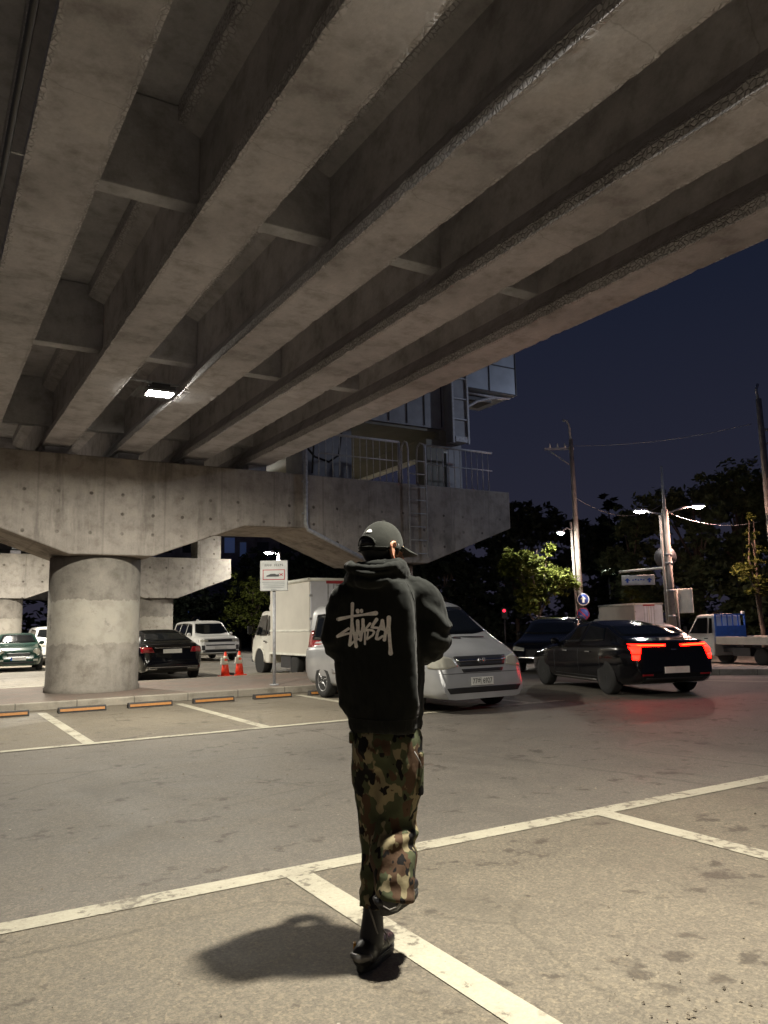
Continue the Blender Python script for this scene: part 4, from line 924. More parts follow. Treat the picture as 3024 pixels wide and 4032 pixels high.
# parking notice on its post
t = empty('parking_sign', 'grey notice board with a car picture and red cross on a post', 'sign', (6.92, 16.5, .15), math.atan2(-.60, .80)*.75)
mb = MB(); mb.cyl((0, 0, 0), (0, 0, 2.2), .035, None, 14); mb.cyl((0, 0, 0), (0, 0, .03), .1, None, 14); mb.build('post', 'steel', t)
mb = MB(); mb.box((0, -.02, 2.45), (.62, .13, .69)); bd = mb.build('board', 'sign_face', t, bevel=.012)
mb = MB(); mb.box((0, -.0895, 2.47), (.5, .006, .235)); mb.build('picture_frame', 'sign_red', bd)
mb = MB(); mb.box((0, -.0925, 2.47), (.465, .006, .2)); mb.build('picture_field', 'sign_face', bd)
mb = MB(); prof = [(-.17, .0), (-.165, .028), (-.12, .04), (-.08, .062), (.02, .066), (.075, .045), (.11, .06), (.12, .035), (.115, .0)]
mb.prism(prof, 0, .004, lambda u, v, h: (u, -.0965-h, 2.425+v)); mb.build('car_picture', 'sign_txt', bd)
mb = MB()
for a in (35, -35): mb.box((.165, -.0975, 2.47), (.09, .004, .018), Matrix.Rotation(R(a), 3, 'Y'))
mb.build('red_cross', 'sign_red', bd)
random.seed(3); mb = MB()
for x0, n in ((-.2, 4), (.02, 5)):
    for k in range(n):
        xx = x0+.042*k
        mb.box((xx, -.0875, 2.685), (.008, .006, .05)); mb.box((xx+.013, -.0875, 2.668+random.random()*.03), (.024, .006, .009)); mb.box((xx+.012, -.0875, 2.71), (.022, .006, .008))
mb.build('heading_marks', 'sign_txt', bd)
mb = MB()
for z in (2.3, 2.26, 2.215, 2.175): mb.box((random.uniform(-.02, .02), -.0875, z), (random.uniform(.40, .5), .006, .014))
mb.box((0, -.0875, 2.135), (.12, .006, .016)); mb.build('text_marks', 'sign_grey', bd)
random.seed(7)

def lamp_head(t, p, d, lens, s=1.):
    p = Vector(p); d = Vector(d).normalized(); n = Vector((-d.y, d.x, 0))
    mb = MB(); rot = Matrix((d, n, Vector((0, 0, 1)))).transposed()
    mb.box(p+Vector((0, 0, .06)), (.62*s, .26*s, .1), rot, taper=.75); h = mb.build('lamp_head', 'steel', t, bevel=.02)
    mb = MB(); q = [rot @ Vector((a*.24*s, b*.1*s, .002))+p for a, b in ((-1, -1), (1, -1), (1, 1), (-1, 1))]; mb.add(q, [(0, 3, 2, 1)]); mb.ell(p+Vector((0, 0, -.0)), (.24*s, .12*s, .085*s), rot, 14, 8); mb.build('lens', lens, h)
def pole(t, x, y, zg, H, r0, r1, lean=(0, 0), mat='pole_conc'):
    mb = MB(); mb.cyl((0, 0, 0), (lean[0], lean[1], H), r0, r1, 20); return mb.build('pole', mat, t)
# pole 1
t = empty('utility_pole', 'tall thin utility pole with curved top arm beside the lit tree', 'pole', (27.95, 28.0, -.4), 0, 'poles along the road')
pole(t, 0, 0, 0, 10.9, .16, .10, (-.15, -.1))
mb = MB(); mb.tube([(-.15, -.1, 10.8), (-.2, -.1, 11.6), (-.3, -.05, 11.85), (-.5, .02, 11.9)], .06, 8); mb.build('top_arm', 'steel', t)
mb = MB(); mb.box((-.6, .3, 10.45), (1.5, .1, .1), Matrix.Rotation(R(150), 3, 'Z')); mb.tube([(-1.1, .55, 10.4), (-.2, .0, 9.6)], .03, 6); mb.build('cross_arm', 'steel', t)
mb = MB()
for k in range(3): mb.cyl((-.35-.33*k, .13+.19*k, 10.5), (-.35-.33*k, .13+.19*k, 10.72), .045, .03, 10)
mb.build('insulator', 'white_paint', t)
mb = MB(); mb.tube([(-.25, .05, 0), (-.32, .05, 6.7)], .06, 8); mb.build('conduit', 'pole_conc', t)
mb = MB(); mb.tube([(-.25, .1, 6.3), (-.9, -.25, 6.35), (-1.55, -.6, 6.12)], .035, 8); mb.build('lamp_arm', 'steel', t)
lamp_head(t, (-1.75, -.7, 6.0), (-.85, -.4, 0), 'lens_tree')
# round signs on pole 1
def round_sign(loc, nrm, r, face, label, arrow=None):
    t = empty('road_sign', label, 'road sign', loc, math.atan2(nrm[0], -nrm[1]))
    mb = MB(); mb.lathe([(.001, -.012), (r, -.012), (r, .012), (.001, .012)], (0, 0, 0), 'y', 28); mb.build('plate', face, t)
    mb = MB(); mb.tube([(r*.92*math.cos(k*math.pi/16), -.013, r*.92*math.sin(k*math.pi/16)) for k in range(33)], [(.004, r*.07)]*33, 6); mb.build('rim_band', 'sign_red' if arrow == 'no' else 'white_paint', t)
    mb = MB()
    if arrow == 'no': mb.box((0, -.0165, 0), (1.7*r, .004, .2*r), Matrix.Rotation(R(45), 3, 'Y'))
    else:
        mb.prism([(-.5*r, .05*r), (0, .55*r), (.5*r, .05*r), (.18*r, .05*r), (.18*r, -.5*r), (-.18*r, -.5*r), (-.18*r, .05*r)], 0, .004, lambda u, v, h: (u, -.0145-h, v))
    mb.build('symbol', 'sign_red' if arrow == 'no' else 'white_paint', t); return t
toc = (-.69, -.72)
round_sign((27.85, 27.72, 2.45), toc, .30, 'sign_blue', 'round blue sign on the pole beside the lit tree, upper one')
round_sign((27.75, 27.68, 1.75), toc, .30, 'sign_blue', 'round red and blue sign on the pole beside the lit tree, lower one', 'no')
# pole 2 with two street lamps
t = empty('utility_pole', 'thick concrete pole with two glowing street lamps and signs, lit pinkish', 'pole', (26.75, 21.65, -.36), 0, 'poles along the road')
pole(t, 0, 0, 0, 6.35, .17, .135)
mb = MB(); mb.cyl((0, 0, 6.3), (-.05, -.05, 8.2), .075, .04, 10); mb.build('top_tube', 'steel', t)
for (e, ln, d) in (((-1.15, .3, 6.25), 'lens_dim', (-.8, .3, 0)), ((1.25, -.70, 6.45), 'lens_pink', (.8, -.5, 0))):
    mb = MB(); mb.tube([(0, 0, 6.15), (e[0]*.5, e[1]*.5, e[2]-.05), (e[0]*.85, e[1]*.85, e[2]+.04)], .035, 8); mb.build('lamp_arm', 'steel', t); lamp_head(t, e, d, ln)
mb = MB(); mb.tube([(-.28, .05, .2), (-.24, .05, 6.1)], .05, 8); mb.tube([(.2, -.15, .2), (.2, -.15, 3.0)], .05, 8); mb.build('conduit', 'pole_conc', t)
mb = MB()
for z in (1.9, 2.95, 4.1, 4.45): mb.lathe([(.17, z-.04), (.18, z-.03), (.18, z+.03), (.17, z+.04)], (0, 0, 0), n=18)
mb.build('clamp_band', 'steel', t)
round_sign((26.9, 21.9, 4.0), (.69, .72), .45, 'dark_steel', 'round grey back of a sign high on the thick pole')
t = empty('guide_sign', 'blue and white road guide sign hanging from a bar on the thick pole', 'road sign', (26.2, 22.3, 3.15), math.atan2(-.6, .8))
mb = MB(); mb.tube([(.75, -.2, .4), (-1.15, .05, .28)], .05, 8); mb.build('support_bar', 'white_paint', t)
mb = MB(); mb.box((-.4, 0, -.08), (1.35, .05, .42)); pn = mb.build('panel', 'sign_face', t, bevel=.02)
mb = MB(); mb.box((-.4, -.03, -.08), (1.2, .012, .3)); mb.build('panel_field', 'sign_face', pn)
mb = MB()
for xx in (-.85, .05): mb.prism([(-.12, -.02), (0, .09), (.12, -.02), (.04, -.02), (.04, -.11), (-.04, -.11), (-.04, -.02)], 0, .006, lambda u, v, h: (xx+u, -.037-h, -.08+v))
for k in range(5): mb.box((-.62+.11*k, -.04, -.08+.02*(k % 2)), (.07, .008, .05))
mb.build('panel_marks', 'sign_blue', pn)
t = empty('side_signboard', 'white signboard seen edge-on on the right of the thick pole', 'road sign', (27.12, 21.35, 2.15), math.atan2(-.2, .9)-R(62))
mb = MB(); mb.box((0, 0, 0), (.8, .14, 1.0)); mb.build('board', 'white_paint', t, bevel=.03); mb = MB(); mb.box((-.2, .1, .2), (.1, .2, .05)); mb.build('bracket', 'steel', t)
# pole 3, with a bluish lamp past the right edge of the picture
t = empty('utility_pole', 'tall bluish lit pole cut by the right edge of the photo', 'pole', (32.3, 20.5, -.45), 0, 'poles along the road')
pole(t, 0, 0, 0, 11.6, .2, .12, (-.35, -.2))
mb = MB(); mb.tube([(-.35, -.2, 11.5), (-.4, -.15, 12.0), (-.3, -.2, 12.3)], .06, 8); mb.build('top_arm', 'steel', t)
mb = MB(); mb.box((.2, -.4, 10.2), (1.2, .1, .1), Matrix.Rotation(R(-30), 3, 'Z')); mb.tube([(.5, -.6, 10.2), (-.2, -.1, 9.4)], .035, 6); mb.build('cross_arm', 'steel', t)
# tall cool street lamp on the near side of the road, right of the picture
t = empty('street_lamp', 'tall cool white street lamp past the right edge of the photo', 'street lamp', (26, 9.0, -.3)); pole(t, 0, 0, 0, 10.0, .12, .08, mat='steel')
mb = MB(); mb.tube([(0, 0, 9.9), (-.7, .3, 10.2), (-1.2, .5, 10.15)], .05, 8); mb.build('lamp_arm', 'steel', t)
dn = Vector((-.80, .32, -.50)).normalized(); sx2 = dn.cross(Vector((0, 0, 1))).normalized(); rot = Matrix((sx2, dn.cross(sx2), -dn)).transposed(); q0 = Vector((-1.4, .58, 10.0))
mb = MB(); mb.box(q0, (.6, .5, .14), rot); fl = mb.build('lamp_head', 'dark_steel', t, bevel=.02)
mb = MB(); mb.add([rot @ Vector((a*.26, b*.2, -.076))+q0 for a, b in ((-1, -1), (1, -1), (1, 1), (-1, 1))], [(0, 3, 2, 1)]); mb.build('lens', 'lens_blue', fl)
# lamp behind the far truck and the one left of the notice board
t = empty('street_lamp', 'distant white street lamp between the two poles', 'street lamp', (46.3, 43.2, -.45)); pole(t, 0, 0, 0, 5.7, .09, .06, mat='steel')
mb = MB(); mb.tube([(0, 0, 5.6), (-.5, -.35, 5.85)], .04, 8); mb.build('lamp_arm', 'steel', t); lamp_head(t, (-.72, -.5, 5.82), (-.8, -.6, 0), 'lens_white', .8)
t = empty('street_lamp', 'street lamp glowing above the grey notice board', 'street lamp', (16.75, 39.3, 0)); pole(t, 0, 0, 0, 5.5, .11, .09)
mb = MB(); mb.tube([(0, 0, 5.3), (-.45, -.1, 5.55)], .035, 8); mb.build('lamp_arm', 'steel', t); lamp_head(t, (-.62, -.12, 5.42), (-.9, -.1, 0), 'lens_tree')
t = empty('traffic_signal', 'red light of a signal in the dark beyond the minivan', 'traffic signal', (33.0, 40.0, -.45), R(-40))
mb = MB(); mb.cyl((0, 0, 0), (0, 0, 2.2), .06); mb.build('post', 'dark_steel', t); mb = MB(); mb.box((0, 0, 2.45), (.35, .2, .7)); mb.build('housing', 'black_trim', t)
mb = MB(); mb.ell((0, -.1, 2.62), (.1, .03, .1), None, 12, 6); mb.build('red_light', 'signal_red', t)
# cables
def cable(a, b, sag, label, r=.018):
    a, b = Vector(a), Vector(b); mb = MB(); mb.tube([a+(b-a)*k/16-Vector((0, 0, sag*4*(k/16)*(1-k/16))) for k in range(17)], r, 6); tag(mb.build('overhead_cable', 'steel'), label, 'cable')
cable((26.75, 21.6, 5.9), (31.7, 20.6, 5.6), .35, 'pale cable running right from the thick pole under its warm lamp', .009)
cable((27.9, 28.0, 7.6), (38, 31, 8.2), .8, 'cable falling to the right from the thin pole toward the trees')
cable((27.6, 28.1, 10.2), (31.6, 20.5, 10.0), .3, 'high dark cable spanning between the tall poles', .012)

# ---------------------------------------------------------------- the walking person
PD = 3.56; pw = Vector((.48278, .87574, 0))
PLOC = pw*PD; PRZ = math.atan2(-.48278, .87574)
def pfix(me):                                   # measured at 3.56 m from the lens; the figure stands a little nearer
    for v in me.vertices: v.co = Vector((v.co.x*1.0, v.co.y*1.0, 0.0+1.0*v.co.z))
    me.update(); return me
th = R(-52)                                      # head turned to the right
HC = Vector((.118, .015, 1.785)); HR = Matrix.Rotation(th, 3, 'Z'); HT = HR @ Matrix.Rotation(R(-4), 3, 'X')
hp = lambda p: HC+HT @ Vector(p)
mb = MB()
mb.ell(hp((0, -.012, .03)), (.078, .097, .10), HT, 24, 16); mb.ell(hp((0, .022, -.055)), (.058, .068, .062), HT); mb.ell(hp((0, .03, -.005)), (.068, .07, .06), HT)
mb.ell(hp((0, .062, -.098)), (.024, .022, .018), HT)                              # chin
limb(mb, [hp((0, .088, .022)), hp((0, .108, -.022)), hp((0, .104, -.034))], [.010, .014, .012], 10)
for sg in (-1, 1):
    mb.ell(hp((sg*.012, .098, -.034)), (.009, .01, .008), HT, 10, 6)                # nostril wings
    mb.ell(hp((sg*.033, .083, .024)), (.022, .012, .010), HT, 12, 8)                # brow
    mb.ell(hp((sg*.033, .084, .004)), (.014, .01, .009), HT, 12, 8)                 # eyelids
    mb.ell(hp((sg*.045, .062, -.03)), (.024, .024, .026), HT, 12, 8)                # cheek
    E_ = HT @ Matrix.Rotation(sg*R(24), 3, 'Z')
    mb.ell(hp((sg*.084, -.012, -.004)), (.009, .025, .034), E_, 14, 10)
    limb(mb, [hp((sg*.084, .006, .014)), hp((sg*.094, -.010, .033)), hp((sg*.101, -.034, .020)), hp((sg*.098, -.030, -.014)), hp((sg*.087, -.010, -.040))], [.007, .008, .008, .008, .011], 8)
mb.ell(hp((0, .093, -.058)), (.024, .010, .006), HT, 12, 6); mb.ell(hp((0, .090, -.071)), (.021, .010, .007), HT, 12, 6)
limb(mb, [(.105, .0, 1.56), (.112, .0, 1.64), hp((0, -.02, -.05))], [.066, .058, .058], 18)
# trunk, arms, legs
limb(mb, [(.10, .02, .93), (.10, .02, 1.05), (.10, .025, 1.2), (.10, .01, 1.38), (.10, .0, 1.54)], [(.06, .10), (.06, .10), (.06, .105), (.065, .11), (.055, .09)], 24)
SHR, ELR, WRR = (.245, .0, 1.545), (.335, .03, 1.385), (.205, .275, 1.315)
SHL, ELL, WRL = (-.05, .02, 1.54), (-.085, .06, 1.375), (.045, .285, 1.305)
for a, b_, c_ in ((SHR, ELR, WRR), (SHL, ELL, WRL)):
    limb(mb, [(.10, .0, 1.53), a, b_, tuple(b_[i]*.5+c_[i]*.5 for i in range(3)), c_], [.065, .05, .036, .036, .027], 16)
LK = [(.05, .06, .93), (.045, .085, .72), (.05, .10, .52), (.045, .06, .34), (.036, .03, .10)]
RK = [(.165, .02, .93), (.165, .06, .74), (.16, .10, .55), (.145, .0, .42), (.13, -.08, .32)]
for K_ in (LK, RK): limb(mb, K_, [.066, .058, .036, .030, .026], 16)
mb.tube([(.036, .03, .07), (.065, .10, .05), (.09, .16, .035)], [.024, .026, .018], 12); mb.tube([(.125, -.08, .29), (.155, -.04, .285), (.19, .01, .28)], [.02, .022, .016], 12)
for wr, sg in ((WRR, 1), (WRL, -1)):            # hands meeting in front of the belly: palm, four curled fingers, thumb
    w = Vector(wr); d = Vector((-sg*.55, .80, .12)).normalized(); dn = Vector((0, 0, 1)); sd = d.cross(dn).normalized(); up = sd.cross(d)
    limb(mb, [w, w+d*.04, w+d*.085], [(.026, .022), (.042, .020), (.043, .016)], 14)
    for k in range(4):
        o = w+d*(.088-.004*abs(k-1.3))+up*(.030-.020*k); ln = (.034, .038, .035, .027)[k]; cu = sd*(sg*-1)
        limb(mb, [o-d*.02, o, o+d*ln+cu*.008, o+d*(ln*1.55)+cu*.028, o+d*(ln*1.6)+cu*.048], [.0095, .0098, .0092, .0085, .0075], 10, 3)
    o = w+d*.03+up*.034
    limb(mb, [o-d*.015-up*.01, o+d*.025+up*.016, o+d*.052+up*.020+sd*(-sg)*.012, o+d*.074+up*.016+sd*(-sg)*.024], [.013, .0115, .0105, .0085], 10, 3)
P = mb.build('person', 'skin'); remesh(P, .0055, 3); pfix(P.data)
P.location = PLOC; P.rotation_euler = (0, 0, PRZ)
tag(P, 'person in black cap, black hoodie with grey script and camouflage trousers walking away', 'person')

# hair
mb = MB(); rg = []
for i in range(15):
    ph = R(-62)+R(118)*i/14; ring = []
    for k in range(31):
        a = R(160)+R(220)*k/30
        q = Vector((.083*math.cos(ph)*math.cos(a), .099*math.cos(ph)*math.sin(a)-.014, .106*math.sin(ph)+.026))
        ring.append(hp(q*(1+.012*noise.noise(q*60))))
    rg.append(ring)
mb.rings(rg, False, True, False)
for sg in (-1, 1): mb.tube([hp((sg*.079, .022, .03)), hp((sg*.078, .026, .0)), hp((sg*.073, .026, -.02))], [.010, .008, .003], 8)
o = mb.build('hair', 'hair', P); o.modifiers.new('s', 'SOLIDIFY').thickness = .012; pfix(bake(o).data)
# cap
CT = HR @ Matrix.Rotation(R(-7), 3, 'X'); cp_ = lambda p: HC+CT @ Vector(p)
mb = MB(); rg = []
for i in range(19):
    ph = R(-9)+R(98)*i/18; ring = []
    for k in range(48):
        a = 2*math.pi*k/48; s_ = .0
        x, y, z = .0905*math.cos(ph)*math.cos(a), .1085*math.cos(ph)*math.sin(a)-.010, .020+.120*math.sin(ph)**.92 if ph > 0 else .020+.12*math.sin(ph)
        q = Vector((x, y, z)); bk = max(0, -math.sin(a)); q.z -= .020*bk*(1-max(0, math.sin(ph)))
        q *= 1+.010*noise.noise(q*26)+.004*noise.noise(q*60)-.004*(1 if k % 8 == 0 else 0)
        ring.append(cp_(q))
    rg.append(ring)
mb.rings(rg, False, True, True); k0 = len(mb.v)
o = mb.build('cap', 'cap_cloth', P); sd_ = o.modifiers.new('s', 'SOLIDIFY'); sd_.thickness = .004; pfix(bake(o).data); CAP = o
mb = MB(); rg = []
for j in range(8):
    v = j/7; ring = []
    for k in range(21):
        u = -1+2*k/20; ang = R(90)-u*R(60)
        r1 = .1+.078*v*math.sqrt(max(0, 1-u*u*.75)); x = math.cos(ang)*(.0905+(r1-.1)*1.0); y = math.sin(ang)*(.105+(r1-.1)*1.05)-.010
        ring.append(cp_((x*1.04, y, .030-.30*(r1-.1)-1.5*x*x*(.4+.6*v))))
    rg.append(ring)
mb.rings(rg, False, True, False); o = mb.build('visor', 'cap_cloth', CAP); o.modifiers.new('s', 'SOLIDIFY').thickness = .005; pfix(bake(o).data)
mb = MB(); mb.ell(cp_((0, -.008, .142)), (.009, .009, .005), None, 12, 6); pfix(mb.build('button', 'cap_cloth', CAP).data)
bm = bmesh.new(); bm.from_mesh(CAP.data); cbv = BVHTree.FromBMesh(bm); bm.free()
def on_cap(az, z, off=.003):
    """a point on the cap's outside, az measured from straight back, z in the head frame"""
    c0 = cp_((0, -.01, z)); d = CT @ Vector((math.sin(az), -math.cos(az), 0)); c0 = Vector((c0.x*1.0, c0.y*1.0, 0.0+1.0*c0.z))
    h = cbv.ray_cast(c0+d*.3, -d)[0]; return (h+d*off) if h else c0+d*.09
mb = MB(); arc = [on_cap(R(34)*math.cos(math.pi*k/14), .012+.040*math.sin(math.pi*k/14)) for k in range(15)]
mb.tube(arc, .0042, 6); mb.build('opening_rim', 'cap_cloth', CAP)
mb = MB(); vs = [on_cap(R(32)*(-1+2*i/10), .010+(.036*math.sqrt(max(0, 1-(-1+2*i/10)**2)))*j/4, .0022) for i in range(11) for j in range(5)]
mb.add(vs, [(i*5+j, (i+1)*5+j, (i+1)*5+j+1, i*5+j+1) for i in range(10) for j in range(4)], True); o = mb.build('hair_gap', 'hair', CAP); o.modifiers.new('s', 'SOLIDIFY').thickness = .003
for z in (.004, -.012):
    mb = MB(); mb.tube([on_cap(R(-70+140*k/16), z-.004*math.cos(math.pi*(k/16-.5))) for k in range(17)], .0022, 5); mb.build('strap_seam', 'cap_cloth', CAP)
mb = MB(); vs = [on_cap(R(2+18*i/6), .070+[.0, .002, .001, .0, -.001, .0, 0][i]*1+(.003+[.004, .006, .010, .013, .012, .009, .004][i])*j, .003) for i in range(7) for j in range(2)]
mb.add(vs, [(i*2, (i+1)*2, (i+1)*2+1, i*2+1) for i in range(6)]); o = mb.build('embroidered_mark', 'white_thread', CAP); o.modifiers.new('s', 'SOLIDIFY').thickness = .002

# hoodie
tw = R(-27)
def tring(z, aL, aR, dep, bc, n=48, pw_=.52, sk=tw):
    pts = []
    for k in range(n):
        a = 2*math.pi*k/n; x = math.copysign(abs(math.cos(a))**pw_, math.cos(a)); y = math.copysign(abs(math.sin(a))**pw_, math.sin(a))*dep/((aR-aL)/2)
        pts.append((x*math.cos(sk)-y*math.sin(sk), x*math.sin(sk)+y*math.cos(sk)))
    m = max(p[0] for p in pts); h = (aR-aL)/2
    return [Vector(((aL+aR)/2+p[0]/m*h, bc+p[1]*h, z+.018*p[0]*0)) for p in pts]
TR = [(.975, -.035, .272, .115, .03), (.99, -.047, .281, .125, .03), (1.035, -.052, .286, .135, .035), (1.055, -.070, .292, .128, .03), (1.09, -.088, .297, .125, .03), (1.196, -.108, .303, .13, .035), (1.327, -.120, .298, .13, .03),
      (1.43, -.118, .295, .13, .02), (1.52, -.105, .297, .14, .015), (1.59, -.085, .285, .125, .0), (1.635, -.06, .255, .125, -.005), (1.675, -.025, .215, .105, -.005), (1.71, .01, .19, .085, 0)]
mb = MB(); mb.rings([tring(*t_) for t_ in TR])
limb(mb, [(.19, .0, 1.585), (.265, .0, 1.575), (.325, .015, 1.49), (.337, .03, 1.385), (.295, .14, 1.335), (.225, .225, 1.31)], [.082, .086, .089, .088, .080, .062], 24)
limb(mb, [(.02, .0, 1.575), (-.045, .01, 1.565), (-.075, .03, 1.48), (-.088, .055, 1.385), (-.04, .16, 1.33), (.03, .235, 1.305)], [.082, .083, .076, .082, .076, .062], 24)
mb.ell((.10, .15, 1.29), (.17, .135, .20)); mb.ell((.12, .20, 1.34), (.15, .08, .10))  # unseen front bulges, added to close a gap in the cast shadow
# hood lying in rolls round the neck
def loop(c, ra, rb, zs, r, a0=0, a1=360, n=26):
    pts = []
    for k in range(n+1):
        a = R(a0+(a1-a0)*k/n); pts.append((c[0]+ra*math.cos(a), c[1]+rb*math.sin(a), zs(a)))
    return pts, [r]*(n+1)
p_, q_ = loop((.100, .0), .092, .088, lambda a: 1.722+.012*math.cos(a)+.006*math.sin(2*a), .020); mb.tube(p_, q_, 14)
p_, q_ = loop((.088, -.01), .122, .125, lambda a: 1.672+.018*math.cos(a-.3)+.006*math.sin(a), .030, 165, 385); limb(mb, p_, q_, 14, 1)
limb(mb, [(-.035, .02, 1.715), (-.022, -.085, 1.705), (.045, -.160, 1.682), (.125, -.155, 1.688), (.195, -.085, 1.712), (.212, .02, 1.715)], [.024, .026, .027, .025, .022, .020], 16)
limb(mb, [(-.03, -.03, 1.675), (.035, -.135, 1.648), (.12, -.135, 1.648), (.20, -.05, 1.67)], [.03, .040, .036, .03], 16)
H = mb.build('hoodie', 'hoodie', P); remesh(H, .0065, 4)
def folds(co, n):
    a, b_, z = co; f = 0
    f += .0045*noise.noise((a*13, b_*13, z*4.2)); f += .0045*noise.noise((a*30+5, b_*30, z*9)); f += .002*noise.noise((a*60, b_*60, z*34))
    if a > .27 and z > 1.28: f += .007*math.sin((z*1.25+a*1.0-b_*.6)*46+3*noise.noise((a*9, b_*9, z*9)))*min(1, (a-.27)*18)
    if a < -.075 and z > 1.28: f += .003*math.sin((z*1.3-a*.9-b_*.6)*46+2*noise.noise((a*9, b_*9, z*9)))
    if z < 1.60 and b_ < .06 and 1.02 < z:
        c0 = .215+.018*math.sin((1.6-z)*3); g = min(1, (1.60-z)*7)*min(1, (z-1.02)*9)
        f += g*(.016*math.exp(-((a-c0)/.024)**2)-.014*math.exp(-((a-c0-.046)/.022)**2)-.005*math.exp(-((a-c0+.06)/.03)**2))
    if 1.045 < z < 1.16: f += .006*math.sin(a*58+2*noise.noise((a*8, b_*8, z*8)))*(1-abs(z-1.1)/.06)
    if z < 1.04: f += .0012*math.sin(math.atan2(b_-.03, a-.12)*150)
    if z > 1.64: f += .010*noise.noise((a*15, b_*15+2, z*30))
    if b_ < .03 and z > 1.63:
        for zc, dp, sg_ in ((1.705-.022*math.cos((a-.085)/.125*1.57), .016, .010), (1.672-.016*math.cos((a-.07)/.12*1.57), .010, .008)):
            if abs(a-.085) < .12: f -= dp*math.exp(-((z-zc)/sg_)**2)*math.cos((a-.085)/.12*1.57)
    return f
displace(H, folds); pfix(H.data)
bm = bmesh.new(); bm.from_mesh(H.data); hbv = BVHTree.FromBMesh(bm); bm.free()
# script print on the back: ribbons laid on the cloth
K = .955
def lp(x, y): a = (-.128+.000182*x)*K; z = 1.45+(1.5797-.000181*y-1.45)*K; return a*1.0, 0.0+1.0*z
STRK = [([(560, 175), (548, 420), (538, 640), (520, 860), (472, 1225)], [46, 38, 37, 36, 42]), ([(545, 640), (570, 860), (610, 1060), (640, 1262)], [34, 34, 36, 46]), ([(475, 1228), (590, 1130)], [38, 26]),
        ([(190, 560), (540, 492), (850, 460), (1150, 432)], [50, 32, 30, 58]), ([(688, 350), (694, 385)], [50, 46]), ([(788, 352), (792, 382)], [42, 40]),
        ([(450, 808), (300, 900), (165, 998)], [36, 34, 42]), ([(165, 998), (420, 935), (640, 915), (830, 882), (960, 850), (1060, 862), (1105, 905), (1060, 985), (930, 1078)], [38, 28, 28, 28, 28, 30, 30, 28, 26]),
        ([(685, 618), (690, 800), (655, 1010), (640, 1100)], [46, 44, 40, 38]), ([(822, 590), (822, 760), (778, 960), (752, 1105)], [42, 40, 36, 38]), ([(690, 1075), (745, 1095)], [26, 30]),
        ([(690, 800), (745, 1000)], [34, 28]), ([(835, 700), (868, 920), (862, 1205)], [30, 22, 26]), ([(1000, 690), (905, 800), (905, 860)], [34, 28, 26]), ([(948, 880), (915, 1085)], [22, 26]),
        ([(1165, 592), (1080, 710), (1035, 790), (1180, 800), (1390, 858)], [46, 38, 30, 30, 34]), ([(1310, 625), (1285, 735), (1190, 900), (1150, 1070)], [46, 40, 34, 36]), ([(1155, 1075), (1200, 1085), (1310, 1010)], [36, 34, 28]),
        ([(1315, 640), (1345, 820), (1385, 900), (1352, 1105)], [40, 36, 36, 44]), ([(1472, 555), (1462, 800), (1480, 1050), (1495, 1300), (1500, 1440)], [58, 48, 42, 42, 58]), ([(1462, 700), (1400, 940)], [40, 34])]
mb = MB()
for li, (pts, wd) in enumerate(STRK):
    pp = []; ww = []
    for i in range(len(pts)-1):
        n = max(3, int(math.hypot(pts[i+1][0]-pts[i][0], pts[i+1][1]-pts[i][1])/28))
        for k in range(n): t = k/n; pp.append((pts[i][0]+(pts[i+1][0]-pts[i][0])*t, pts[i][1]+(pts[i+1][1]-pts[i][1])*t)); ww.append(wd[i]+(wd[i+1]-wd[i])*t)
    pp.append(pts[-1]); ww.append(wd[-1]); n = len(pp)
    ds = [Vector((pp[min(i+1, n-1)][0]-pp[max(i-1, 0)][0], pp[min(i+1, n-1)][1]-pp[max(i-1, 0)][1])).normalized() for i in range(n)]
    for e, sgn in ((0, -1), (n-1, 1)):          # round ends
        w0, c0, d0 = ww[e], pp[e], ds[e]
        ex = [((c0[0]+sgn*d0.x*w0*math.sin(R(q)), c0[1]+sgn*d0.y*w0*math.sin(R(q))), w0*math.cos(R(q)), d0) for q in (30, 60, 85)]
        if sgn < 0: head = ex[::-1]
        else: tail = ex
    allp = head+[(pp[i], ww[i], ds[i]) for i in range(n)]+tail; vs = []; good = True
    for c0, w0, d0 in allp:
        for j in range(5):
            t = -1+2*j/4; a, z = lp(c0[0]-d0.y*w0*t, c0[1]+d0.x*w0*t); h, nn, _, _ = hbv.ray_cast(Vector((a, -1, z)), Vector((0, 1, 0)))
            vs.append(h+Vector((0, -.0022-.00008*li, 0)) if h else Vector((a, -.15, z)))
    m = len(allp); mb.add(vs, [(i*5+j, (i+1)*5+j, (i+1)*5+j+1, i*5+j+1) for i in range(m-1) for j in range(4)], True)
mb.build('back_print', 'print', H)
# seams of the hoodie
def seam(pts, r=.0022):
    vs = []
    for i in range(len(pts)-1):
        for k in range(8):
            t = k/8; a = (pts[i][0]+(pts[i+1][0]-pts[i][0])*t)*1.0; z = 0.0+1.0*(pts[i][1]+(pts[i+1][1]-pts[i][1])*t)
            h = hbv.ray_cast(Vector((a, -1, z)), Vector((0, 1, 0)))[0]
            if h: vs.append(h+Vector((0, -.0005, 0)))
    mb = MB(); mb.tube(vs, r, 6); mb.build('seam', 'hoodie', H)
seam([(.222, 1.625), (.250, 1.55), (.256, 1.46), (.248, 1.36)]); seam([(-.055, 1.615), (-.085, 1.54), (-.095, 1.45), (-.098, 1.36)]); seam([(-.04, 1.042), (.06, 1.036), (.17, 1.038), (.27, 1.046)], .003)
